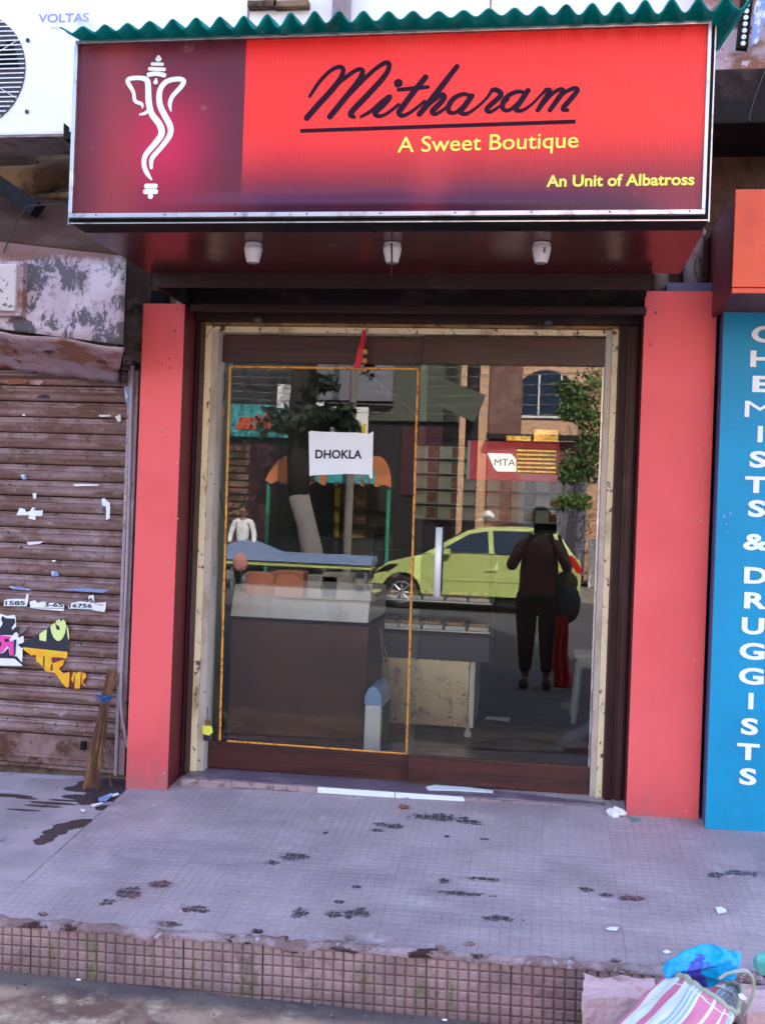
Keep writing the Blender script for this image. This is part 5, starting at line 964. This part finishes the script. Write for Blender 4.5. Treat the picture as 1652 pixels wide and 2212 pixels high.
M['awning'] = mat('awning', (.42, .13, .045), .7, layers=[((.45, .12, .04), 5, .5, .65)]); M['green_post'] = mat('green_post', (.02, .25, .15), .5); M['kiosk_in'] = mat('kiosk_in', (.015, .018, .02), .6); M['yellow'] = mat('yellow', (.6, .45, .04), .6)
M['bark_dark'] = mat('bark_dark', (.02, .012, .01), .9, bump=.8, bscale=20, bdist=.02); M['bark_pale'] = mat('bark_pale', (.20, .17, .16), .9, bump=.6, bscale=20, bdist=.02)
M['leaf_dark'] = mat('leaf_dark', (.008, .018, .006), .7, var=0); M['leaf_light'] = mat('leaf_light', (.10, .17, .03), .7, layers=[((.05, .09, .02), 2, .45, .6)])
M['car_lime'] = mat('car_lime', (.52, .60, .20), .3, vary=.02, coat=.6); M['tyre'] = mat('tyre', (.015, .015, .017), .8); M['rim'] = mat('rim', (.65, .65, .68), .3, .8); M['tail'] = mat('tail', (.55, .01, .01), .2); M['blue_tarp'] = mat('blue_tarp', (.22, .30, .52), .6)
M['skin'] = mat('skin', (.22, .11, .07), .55); M['hair'] = mat('hair', (.01, .008, .008), .6); M['cloth_dark'] = mat('cloth_dark', (.012, .009, .01), .85, bump=.3, bscale=30, bdist=.01); M['trousers'] = mat('trousers', (.02, .016, .018), .85); M['cloth_plum'] = mat('cloth_plum', (.20, .06, .06), .85)
o = MB().box(-20, 20, -14, -4.6 - 6.0, 0.002, .12).build('far_pavement', M['far_pave'], bev=.01); tag(o, kind='structure')
def fthing(n, lab, cat, x, yv, z=0, g_=None): return thing(n, lab, cat, (x, ry(yv), z), g_)
def rbox(name, m_, t, x0, x1, ya_, yb_, z0, z1, bev=0): return MB().box(x0, x1, ry(yb_), ry(ya_), z0, z1).build(name, m_, t, bev=bev)
YF = 24.6
B = fthing('dark_market_building', 'dark plum market building with a teal board, mirrored in the left door pane', 'building', -9, YF + 3)
rbox('wall', M['far_dark'], B, -16, -5.75, YF, YF + 7, 0.12, 10); rbox('plum_panel', M['far_maroon'], B, -7.6, -6.3, YF - .03, YF - .002, .8, 3.1)
for k in range(14): rbox('louvre', M['far_brown'] if k % 2 else M['tan_wall'], B, -9.5, -7.0, YF - .06, YF - .01, .7 + k * .17, .83 + k * .17)
tb = fthing('teal_board', 'teal shop board with red-orange letters across the dark market building', 'sign', -6.9, YF, 3.4)
rbox('board', M['far_teal'], tb, -8.6, -5.95, YF - .14, YF - .05, 3.25, 4.02)
vs_, fs_ = text_mesh('otio', .05)
def mtext(name, s, m_, xl_, xr_, yv, zb_, cap, parent, depth=.01, bold=.05):   # reads the right way round for someone facing it from the shop side
    return lettering(name, s, m_, Vector((xr_, ry(yv), zb_)), Vector((xl_, ry(yv), zb_)), cap, parent, bold, depth, nrm=Vector((0, 1, 0)))
mtext('lettering', 'rita', M['far_red'], -7.35, -6.15, YF - .15, 3.42, .42, tb)
B = fthing('olive_building', 'olive grey building with a dark ground floor, mirrored in the middle of the doors', 'building', -3.8, YF + 3)
rbox('upper_wall', M['far_olive'], B, -5.74, -2.05, YF, YF + 7, 3.72, 10); rbox('ground_floor', M['far_dark'], B, -5.74, -2.05, YF + .1, YF + 7, .12, 3.70); rbox('plum_panel', M['far_maroon'], B, -3.4, -2.4, YF + .05, YF + .098, 2.0, 3.6); rbox('grey_band', M['far_grey'], B, -5.74, -3.6, YF - .3, YF - .01, 4.15, 6)
rbox('white_board', M['far_white'], B, -5.62, -5.15, YF - .26, YF - .2, 2.75, 4.1); rbox('white_patch', M['far_white'], B, -6.35, -5.66, YF - .2, YF - .1, 3.95, 4.5); rbox('white_board', M['far_white'], B, -5.1, -4.15, YF - .26, YF - .2, 2.9, 4.0)
rbox('yellow_board', M['yellow'], B, -4.75, -4.2, YF - .29, YF - .262, 3.3, 3.6)
B = fthing('peach_building', 'sunlit peach building with an arched white-barred window, mirrored at the right', 'building', 0, YF + 3)
rbox('wall', M['peach'], B, -2.04, 6, YF, YF + 7, .12, 10); rbox('brown_pier', M['far_brown'], B, -1.35, -.62, YF - .12, YF - .004, .12, 10); rbox('brown_wall', M['far_brown'], B, -.60, 1.0, YF - .1, YF - .004, 2.6, 3.3); rbox('ledge', M['far_dark'], B, -1.4, 1.6, YF - .35, YF - .125, 3.34, 3.45); rbox('ground_floor', M['far_grey'], B, -1.3, .9, YF - .11, YF - .005, .2, 2.58)
a0, a1, top = -.80, .62, 4.95; zs_ = 3.88; n = 18; R_ = (a1 - a0) / 2; cx_ = (a0 + a1) / 2
arch = [Vector((a0, ry(YF) + .004, zs_)), Vector((a1, ry(YF) + .004, zs_))] + [Vector((cx_ + R_ * math.cos(math.pi * k / n), ry(YF) + .004, 4.30 + (top - 4.30) * math.sin(math.pi * k / n))) for k in range(n + 1)]
wn = MB().prism(arch, (0, .02, 0)).build('window', M['car_glass'], B)
for x in (a0 + .03, -.25, .25, a1 - .03): MB().box(x - .02, x + .02, ry(YF) + .026, ry(YF) + .06, zs_, 4.35 if x in (a0 + .03, a1 - .03) else 4.85).build('window_bar', M['far_white'], wn)
MB().box(a0, a1, ry(YF) + .026, ry(YF) + .06, zs_ - .03, zs_ + .02).build('sill', M['far_white'], wn)
B = MB().box(.95, 7, ry(23.6), ry(23.3), .12, 1.15).build('white_wall', M['far_white'], bev=.01); tag(B, 'low sunlit white wall behind the tail of the lime car', 'wall')
t = fthing('street_pole', 'dark pole carrying a tilted box sign before the peach building', 'pole', -1.45, 23)
MB().tube([(-1.62, ry(22.8), .1), (-1.62, ry(22.8), 7)], .14, 12).build('post', M['far_dark'], t); A = [Vector((p.x, ry(22.5), p.z)) for p in (at(*f2b(*q), 22.5) for q in ((345, 390), (632, 500), (556, 692), (330, 590)))]; MB().prism(A, (0, .12, 0)).build('sign_box', M['far_olive'], t, bev=.01)
t = fthing('concrete_pole', 'slim pale electric pole left of the olive building', 'pole', -4.2, 22); x_ = at(900 / K * K if False else 892 / 1.0, 900, 22).x; x_ = at((500 + 1080 / 2.753) / K, (820 + 500 / 2.753) / K, 22).x
MB().tube([(x_, ry(22), .1), (x_, ry(22), 7.5)], [.09, .07], 10).build('post', M['bark_pale'], t)
for k in range(9):
    z0 = 3.6 + k * .17; g = MB(); g.tube([Vector((-9 + 13 * i / 12, ry(21.5 - k * .1), z0 + .25 * ((i / 6 - 1) ** 2) + k * .05 * (i - 6) / 6)) for i in range(13)], .008, 5); o = g.build('overhead_wire', M['bark_pale']); tag(o, ['lowest', 'second lowest', 'third lowest', 'fourth lowest', 'middle', 'fourth highest', 'third highest', 'second highest', 'highest'][k] + ' of the overhead wires across the street, mirrored in the panes', 'wire', 'overhead wires across the street')
# kiosk with an orange awning
kx0, kx1 = at(*f1b(465, 1100), 22.5).x, at(*f1b(1345, 1130), 22.5).x; kz = 2.14; KY = 22.5
t = fthing('kiosk', 'street kiosk with a curved orange awning and green posts, mirrored in the left pane', 'kiosk', (kx0 + kx1) / 2, KY + .8)
def awn(u, v):
    x = kx0 + (kx1 - kx0) * u; sc_ = .03 * math.cos(u * 60) if v < .05 else 0; ins = .55 * v; x = (kx0 + kx1) / 2 + (x - (kx0 + kx1) / 2) * (1 - .34 * v ** 1.6)
    return Vector((x, ry(KY + .9 * v), kz + sc_ + .68 * math.sin(v * math.pi / 2)))
MB().grid(awn, 90, 12).build('awning', M['awning'], t, smooth=True); mtext('lettering', 'India Po', M['far_teal'], kx0 + .62, kx1 - .35, KY - .02, kz + .03, .30, t, .03)
rbox('back', M['kiosk_in'], t, kx0 + .1, kx1 - .1, KY + 1.2, KY + 1.3, .13, 2.6); rbox('counter', M['kiosk_in'], t, kx0 + .1, kx1 - .1, KY + .2, KY + .5, .13, .95)
for x in (kx0 + .06, kx1 - .06): MB().tube([(x, ry(KY + .1), .12), (x, ry(KY + .1), kz)], .045, 8).build('post', M['green_post'], t)
for z in (1.25, 1.6): rbox('shelf', M['bark_dark'], t, kx0 + .1, kx1 - .1, KY + .9, KY + 1.19, z, z + .05)
rbox('yellow_strip', M['yellow'], t, -4.72, -4.6, KY + 1.1, KY + 1.19, .96, 2.1); rbox('beige_panel', M['tan_wall'], t, -4.55, -4.0, KY + 1.12, KY + 1.19, .96, 2.1)
# tree by the kerb, leaves above
tr = fthing('street_tree', 'street tree with a dark leaning trunk and broad leaves, mirrored in the left pane', 'tree', -4.6, 20.6)
yT = 20.6; tp = [at(*f1b(*q), yT) for q in ((800, 1620), (755, 1400), (700, 1190), (705, 900), (730, 600), (740, 300))]; tp = [Vector((p.x, ry(yT), p.z)) for p in tp]; tp.insert(0, Vector((tp[0].x + .08, tp[0].y, .1))); tp.append(tp[-1] + Vector((.1, 0, 2.2)))
MB().tube(tp[:4], [.26, .23, .20, .21], 12).build('trunk', M['bark_pale'], tr, smooth=True); MB().tube(tp[3:], [.215, .25, .28, .24, .2], 12).build('trunk', M['bark_dark'], tr, smooth=True)
def leaves(name, m_, parent, blobs, n, size, seed, droop=0):
    rnd = random.Random(seed); g = MB()
    for (c, r_) in blobs:
        for k in range(n):
            d = Vector((rnd.gauss(0, 1), rnd.gauss(0, 1), rnd.gauss(0, 1))); d = d.normalized() * (rnd.random() ** .5) * r_; d.z *= .7; p = Vector(c) + d
            a = Vector((rnd.uniform(-1, 1), rnd.uniform(-1, 1), rnd.uniform(-1, .4) - droop)).normalized() * size * rnd.uniform(.6, 1.3); b_ = a.cross(Vector((rnd.uniform(-1, 1), rnd.uniform(-1, 1), rnd.uniform(-1, 1)))).normalized() * size * .32
            g.add([p, p + a * .5 + b_, p + a, p + a * .5 - b_], [(0, 1, 2, 3)])
    o = g.build(name, m_, parent); o['kind'] = 'stuff'; return o
def mb_pt(q, yv, f): p = at(*f(*q), yv); return Vector((p.x, ry(yv), p.z))
leaves('crown', M['leaf_dark'], tr, [(mb_pt(q, 20.2, f1b), r_) for q, r_ in (((560, 680), .35), (640, 620) and ((640, 640), .25), ((830, 620), .32), ((920, 640), .3), ((980, 620), .25), ((820, 700), .22), ((1040, 720), .18), ((860, 400), .3))] + [((-4.6 + random.uniform(-2, 2), ry(20) + random.uniform(-1.5, 1.5), 7 + random.uniform(-1, 2)), 1.1) for _ in range(9)], 60, .26, 4)
tr = fthing('feathery_tree', 'sunlit feathery green tree in front of the peach building, mirrored at the right', 'tree', 1.6, 21.8)
MB().tube([(1.75, ry(22), .1), (1.6, ry(22), 1.6), (1.45, ry(22), 3.2), (1.7, ry(22), 6.5)], [.16, .13, .12, .08], 10).build('trunk', M['bark_dark'], tr, smooth=True)
leaves('crown', M['leaf_light'], tr, [(mb_pt(q, 21.4, f2b), r_) for q, r_ in (((1230, 480), .35), ((1300, 560), .4), ((1220, 600), .3), ((1350, 650), .35), ((1330, 900), .45), ((1260, 980), .4), ((1200, 1040), .3), ((1320, 1030), .35), ((1220, 1230), .28), ((1150, 1240), .18), ((1290, 1230), .25), ((1380, 420), .5), ((1380, 800), .4), ((1180, 430), .25))] + [((2.4 + random.uniform(-1.5, 2), ry(21.5) + random.uniform(-1, 1), random.uniform(3, 7.5)), .9) for _ in range(14)], 240, .10, 5, .4)
# lime hatchback
CYv = 17.35; cyn = ry(CYv); cw = 1.56
car = thing('parked_car', 'lime green hatchback parked across the street, mirrored in the panes', 'car', (-1.15, cyn - cw / 2, 0))
def arcpts(cx, r_, n=9): return [(cx + r_ * math.cos(math.pi * k / n), .27 + r_ * math.sin(math.pi * k / n)) for k in range(n + 1)]
fx, rx = -2.30, -.02; x0c, x1c = -2.80, .60
low = [(x0c + .02, .22), (x0c, .42), (x0c + .05, .60), (x0c + .25, .76), (-2.0, .90), (-1.75, .95), (-.2, .97), (.3, .97), (x1c - .02, .92), (x1c, .70), (x1c - .02, .30), (x1c - .08, .22)]
prof_ = low + [(p[0], p[1]) for p in arcpts(rx, .33)] + [(p[0], p[1]) for p in arcpts(fx, .33)]
MB().prism([Vector((x, cyn, z)) for x, z in prof_], (0, -cw, 0)).build('body', M['car_lime'], car, bev=.02)
cab = [(-1.95, .93), (-1.25, 1.33), (-.95, 1.40), (-.30, 1.42), (.20, 1.36), (.50, .95)]
g = MB(); ins = lambda z: .03 + .16 * max(0, z - .93) / .49
A = [Vector((x, cyn - ins(z), z)) for x, z in cab]; Bp = [Vector((x, cyn - cw + ins(z), z)) for x, z in cab]; n = len(cab); g.add(A + Bp, [tuple(range(n)), tuple(range(2 * n - 1, n - 1, -1))] + [(i, (i + 1) % n, n + (i + 1) % n, n + i) for i in range(n)]); g.build('cabin', M['car_lime'], car, bev=.015)
for (q) in (((-1.72, .97), (-1.22, 1.27), (-.92, 1.33), (-.88, .97)), ((-.80, .97), (-.84, 1.34), (-.25, 1.35), (-.18, .98)), ((-.10, .98), (-.16, 1.34), (.12, 1.30), (.26, .99))):
    MB().prism([Vector((x, cyn - ins(z) + .004, z)) for x, z in q], (0, -.006, 0)).build('side_window', M['car_glass'], car)
g = MB(); g.add([Vector((-1.90, cyn - .10, .965)), Vector((-1.90, cyn - cw + .10, .965)), Vector((-1.29, cyn - cw + .22, 1.315)), Vector((-1.29, cyn - .22, 1.315))], [(0, 1, 2, 3)]); g.v = [(x - .012, y, z + .02) for x, y, z in g.v]; g.build('windscreen', M['car_glass'], car)
for cx in (fx, rx):
    for y_, s_ in ((cyn - .01, 1), (cyn - cw + .01, -1)):
        wheel = MB().lathe((cx, y_ - s_ * .10, .275), [(.19, .095 * s_), (.24, .10 * s_), (.272, .08 * s_), (.275, -.06 * s_), (.25, -.08 * s_), (.15, -.08 * s_)], 28, 'y').build('wheel', M['tyre'], car, smooth=False)
        g = MB(); g.lathe((cx, y_ - s_ * .10, .275), [(.185, .094 * s_), (.185, .102 * s_), (.165, .104 * s_), (.160, .094 * s_)], 28, 'y'); g.lathe((cx, y_ - s_ * .10, .275), [(.045, .08 * s_), (.04, .108 * s_)], 14, 'y')
        for k in range(8):
            a = 2 * math.pi * k / 8; d = Vector((math.cos(a), 0, math.sin(a))); g.tube([Vector((cx, y_ - s_ * .002, .275)) + d * .04, Vector((cx, y_ - s_ * .002, .275)) + d * .17], [.018, .010], 6)
        g.build('rim', M['rim'], wheel)
MB().prism([Vector((x, cyn + .004, z)) for x, z in ((-.92, .68), (-.92, .72), (-.74, .72), (-.74, .69))], (0, .02, 0)).build('door_handle', M['car_lime'], car, bev=.004)
MB().prism([Vector((x, cyn + .005, z)) for x, z in ((-2.0, .50), (.35, .52), (.35, .535), (-2.0, .515))], (0, .006, 0)).build('side_crease', M['car_lime'], car, bev=.002)
for q in (((-1.76, .955), (.30, .965), (.30, .98), (-1.76, .97)),): MB().prism([Vector((x, cyn + .002, z)) for x, z in q], (0, .008, 0)).build('window_trim', M['black'], car)
MB().box(-2.79, -2.6, cyn - .3, cyn + .001, .30, .40).build('bumper_inset', M['black'], car); MB().box(-.10, -.085, cyn - .001, cyn + .003, .45, .96).build('door_gap', M['black'], car); MB().box(-1.72, -1.712, cyn - .001, cyn + .003, .32, .94).build('door_gap', M['black'], car)
for x in (-.84, ): MB().box(x - .004, x + .004, cyn - .001, cyn + .002, .32, .96).build('door_gap', M['black'], car)
MB().prism([Vector((x, cyn + .003, z)) for x, z in ((.36, .98), (.44, 1.0), (.60, .80), (.60, .70), (.52, .72))], (0, -.08, 0)).build('tail_light', M['tail'], car, bev=.005); MB().prism([Vector((x, cyn + .003, z)) for x, z in ((-2.78, .56), (-2.55, .72), (-2.35, .74), (-2.5, .62))], (0, -.08, 0)).build('headlight', M['case_glass'], car); MB().box(-1.62, -1.50, cyn + .002, cyn + .12, .92, 1.02).build('wing_mirror', M['car_lime'], car, bev=.02)
MB().box(x0c + .06, x1c - .1, cyn - cw + .04, cyn - .05, .16, .225).build('underbody', M['black'], car)
t = fthing('stall_table', 'low stall covered with a blue tarpaulin between the kiosk and the road', 'stall', -4.5, 19.4)
a, b = at(*f3b(340, 130), 19.3), at(*f3b(1205, 160), 19.3); MB().prism([Vector((a.x - .4, ry(19.3), a.z + .12)), Vector((a.x - .1, ry(19.3), a.z + .22)), Vector((a.x + .5, ry(19.3), a.z)), Vector((b.x, ry(19.3), b.z - .03)), Vector((b.x, ry(19.3), b.z - .18)), Vector((a.x - .4, ry(19.3), a.z - .15))], (0, -.8, 0)).build('tarpaulin', M['blue_tarp'], t); MB().box(a.x - .4, b.x, ry(19.9), ry(19.34), a.z - .24, a.z - .17).build('lime_edge', M['car_lime'], t)
for x in (a.x - .3, b.x - .1): MB().box(x - .03, x + .03, ry(19.6), ry(19.4), .0, a.z - .24).build('leg', M['far_grey'], t)
for i, (px, m_) in enumerate(((450, 'clay'), (640, 'clay'), (880, 'bark_pale'), (980, 'bark_pale'))):
    p = at(*f3b(px, 220), 18.8); o = MB().box(p.x - .28, p.x + .28, ry(19.1), ry(18.7), 0.0, .40 + .05 * (i % 2)).build('crate', M[m_], bev=.02); tag(o, ['rusty crate under the left end of the blue stall', 'rusty crate second from the left under the blue stall', 'pale crate third from the left under the blue stall', 'pale crate nearest the lime car under the blue stall'][i], 'crate', 'crates before the blue stall')

# ------------------------------------------------------------ people
def skinned(name, V, E, m_, parent=None, sub=2, root=0):
    me = bpy.data.meshes.new(name); me.from_pydata([Vector(v[:3]) for v in V], E, []); ob = bpy.data.objects.new(name, me); C.objects.link(ob)
    md = ob.modifiers.new('skin', 'SKIN'); md.use_smooth_shade = True
    for i, v in enumerate(V): r_ = v[3]; ry_ = v[4] if len(v) > 4 else r_; me.skin_vertices[0].data[i].radius = (r_, ry_)
    me.skin_vertices[0].data[root].use_root = True
    s_ = ob.modifiers.new('sub', 'SUBSURF'); s_.levels = sub; s_.render_levels = sub
    bpy.context.view_layer.update(); me2 = bpy.data.meshes.new_from_object(ob.evaluated_get(bpy.context.evaluated_depsgraph_get())); bpy.data.objects.remove(ob)
    vs = [v.co.copy() for v in me2.vertices]; fs = [tuple(p.vertices) for p in me2.polygons]
    return MB().add(vs, fs).build(name, m_, parent, smooth=True)
def person(lab, ox, oy, face, H, arms, top_m, bot_m, hair_m, skirt=False, stride=.0, headgear=None, turn=0):
    """face: +1 faces the shop, -1 away; arms: [(elbow, wrist)] for left (-x) and right (+x), relative to the feet"""
    t = thing('person', lab, 'person', (ox, oy, 0)); s = H / 1.68; W = lambda x, y, z: (ox + x * s, oy + y * s * face, z * s)
    V = []; E = []
    def add(x, y, z, r_, r2=None, link=None):
        V.append(W(x, y, z) + (r_ * s, (r2 or r_) * s)); i = len(V) - 1
        if link is not None: E.append((link, i))
        return i
    pel = add(0, 0, .93, .115, .10); wai = add(0, .01, 1.08, .105, .09, pel); che = add(0, 0, 1.24, .125, .095, wai); sh_ = add(0, 0, 1.36, .09, .07, che); nk = add(0, .01, 1.44, .048, None, sh_); jaw = add(0, .03, 1.51, .062, .07, nk); hd_ = add(0, .02, 1.59, .078, .092, jaw); cr_ = add(0, .0, 1.65, .05, .06, hd_)
    for sx, (el, wr) in ((-1, arms[0]), (1, arms[1])):
        a = add(sx * .165, 0, 1.345, .052, None, sh_); b_ = add(el[0], el[1], el[2], .040, None, a); c_ = add(wr[0], wr[1], wr[2], .026, None, b_)
        d_ = Vector(wr) - Vector(el); d_.normalize(); h_ = add(wr[0] + d_.x * .05, wr[1] + d_.y * .05, wr[2] + d_.z * .05, .030, .018, c_)
        side = d_.cross(Vector((0, 1, .2))).normalized()
        for k in range(4):
            o_ = side * (k - 1.5) * .017; b1 = add(wr[0] + d_.x * .10 + o_.x, wr[1] + d_.y * .10 + o_.y, wr[2] + d_.z * .10 + o_.z, .009, None, h_); L_ = (.045, .055, .05, .038)[k]
            add(wr[0] + d_.x * (.10 + L_) + o_.x * 1.2, wr[1] + d_.y * (.10 + L_) + o_.y + .015, wr[2] + d_.z * (.10 + L_) + o_.z * 1.2, .007, None, b1)
        th = add(wr[0] + d_.x * .05 + side.x * .04, wr[1] + d_.y * .05 + side.y * .04 + .01, wr[2] + d_.z * .05 + side.z * .04, .010, None, h_)
    for sx in (-1, 1):
        st_ = stride * sx; hp = add(sx * .085, 0, .86, .088, None, pel); kn = add(sx * .095, .02 + st_ * .5, .48, .056, None, hp); an = add(sx * .10, st_, .09, .036, None, kn); he = add(sx * .10, st_ + .05, .045, .034, None, an); add(sx * .11, st_ + .16, .03, .028, .022, he)
    skinned('body', V, E, M['skin'], t)
    def ps(x, y, z): return Vector(W(x, y, z))
    g = MB(); g.sphere(ps(0, -.022, 1.615), .098 * s, .95, 1.05, .95, 18, 12); g.v = [v for v in g.v]; o_ = g.build('hair' if not headgear else 'turban', M[hair_m], t, smooth=True)
    if headgear: MB().tube([ps(.1 * math.cos(a), .1 * math.sin(a) - .02, 1.60 + .02 * math.sin(a * 3)) for a in [k * .42 for k in range(16)]], .03, 8).build('turban_fold', M[hair_m], t, smooth=True); MB().tube([ps(-.08, -.06, 1.56), ps(-.14, -.08, 1.50)], [.03, .02], 8).build('turban_tail', M[hair_m], t)
    for sx in (-1, 1):
        MB().sphere(ps(sx * .030, .098, 1.575), .011 * s).build('eye', M['white_ink'], t); MB().sphere(ps(sx * .082, .015, 1.565), .02 * s, .4, .8, 1.2, 8, 6).build('ear', M['skin'], t)
    MB().tube([ps(0, .098, 1.585), ps(0, .122, 1.555), ps(0, .100, 1.548)], [.008, .013, .008], 6).build('nose', M['skin'], t); MB().tube([ps(-.022, .094, 1.525), ps(0, .101, 1.522), ps(.022, .094, 1.525)], .005, 6).build('mouth', M['clay'], t)
    V = []; E = []; e_ = 1.22
    kk = 1.5 if skirt else 1; a = add(0, 0, .90 if not skirt else .66, .145 * kk, .115); b_ = add(0, .01, 1.08, .130 * kk, .11, a); c_ = add(0, 0, 1.24, .15 * (kk + 1) / 2, .115, b_); d_ = add(0, 0, 1.365, .11, .08, c_); add(0, .01, 1.42, .062, None, d_)
    for sx, (el, wr) in ((-1, arms[0]), (1, arms[1])):
        q = add(sx * .165, 0, 1.345, .068, None, d_); w2 = add(el[0], el[1], el[2], .056, None, q); mdp = Vector(el).lerp(Vector(wr), .75); add(mdp.x, mdp.y, mdp.z, .044, None, w2)
    skinned('shirt', V, E, M[top_m], t)
    V = []; E = []; w_ = 1.22 if skirt else 1; pz = add(0, 0, .93, .128 * w_, .112)
    for sx in (-1, 1):
        st_ = stride * sx; hp = add(sx * .09 * w_, 0, .84, .105 * w_, None, pz); kn = add(sx * .10, .02 + st_ * .5, .48, .076 * w_, None, hp); add(sx * .102, st_, .13, .058, None, kn)
    skinned('trousers', V, E, M[bot_m], t)
    for sx in (-1, 1):
        st_ = stride * sx; MB().sphere(ps(sx * .106, st_ + .07, .042), .055 * s, .85, 2.2, .75, 14, 9).build('shoe', M['black'], t, smooth=True)
    return t
# the photographer, just behind the camera, holding a tablet
person('person in dark loose clothes holding up a tablet to photograph, mirrored in the right pane', -.04, -.36, 1, 1.66, [((-.27, .10, 1.12), (-.12, .26, 1.36)), ((.27, .10, 1.12), (.13, .26, 1.36))], 'cloth_plum', 'trousers', 'hair', skirt=True)
t = thing('tablet', 'dark tablet held up in both hands of the photographer', 'tablet', (0, -.035, 1.45)); MB().box(-.10, .10, -.040, -.030, 1.44, 1.61).build('body', M['black'], t, bev=.004); MB().box(-.092, .092, -.0425, -.041, 1.45, 1.60).build('screen', M['dark_grey'], t)
t = thing('shoulder_bag', 'dark teal and khaki shoulder bag hanging at the photographer\'s side', 'bag', (.24, -.30, .6)); M['bag_teal'] = mat('bag_teal', (.012, .045, .06), .7); M['khaki'] = mat('khaki', (.12, .12, .05), .8)
g = MB(); g.sphere((.23, -.33, .80), .19, .62, .55, 1.0, 20, 14); g.build('pouch', M['bag_teal'], t, smooth=True); g = MB(); g.sphere((.21, -.33, .99), .12, .9, .6, .9, 18, 12); g.build('flap', M['khaki'], t, smooth=True); MB().tube([(.27, -.33, .95), (.22, -.30, 1.2), (.13, -.36, 1.42), (.18, -.44, 1.2), (.26, -.40, .95)], .014, 8).build('strap', M['khaki'], t, smooth=True)
g = MB(); g.grid(lambda u, v: Vector((.12 + .17 * u * (.6 + .4 * v) + .01 * math.sin(v * 9), -.22 + .03 * math.sin(u * 14 + v * 3), .66 * (1 - v) + .03)), 24, 16); o = g.build('red_scarf', M['ribbon_red'], smooth=True); s_ = o.modifiers.new('thickness', 'SOLIDIFY'); s_.thickness = .006; tag(o, 'dark red cloth hanging beside the photographer\'s leg', 'cloth')
ar = [((-.24, .02, 1.10), (-.24, .12, .86)), ((.24, .02, 1.10), (.25, .10, .86))]
wk = at(*f1b(310, 1500), 19.6); person('person in a white shirt and grey waistcoat walking past, mirrored at the far left', wk.x, ry(19.6), 1, 1.62, ar, 'far_white', 'far_grey', 'hair', stride=.16)
g = MB(); g.sphere((wk.x + .05, ry(19.6) + .25, .55), .2, .8, .5, 1, 16, 10); o = g.build('pink_bag', mat('pink_bag', (.55, .22, .20), .7), smooth=True); tag(o, 'pink cloth bag carried by the walker in the white shirt', 'bag')
tu = at(*f2b(640, 1500), 20.2); person('person with a white turban and tan shirt standing behind the lime car', tu.x, ry(20.2), -1, 1.66, ar, 'peach', 'far_grey', 'far_white', headgear=True)
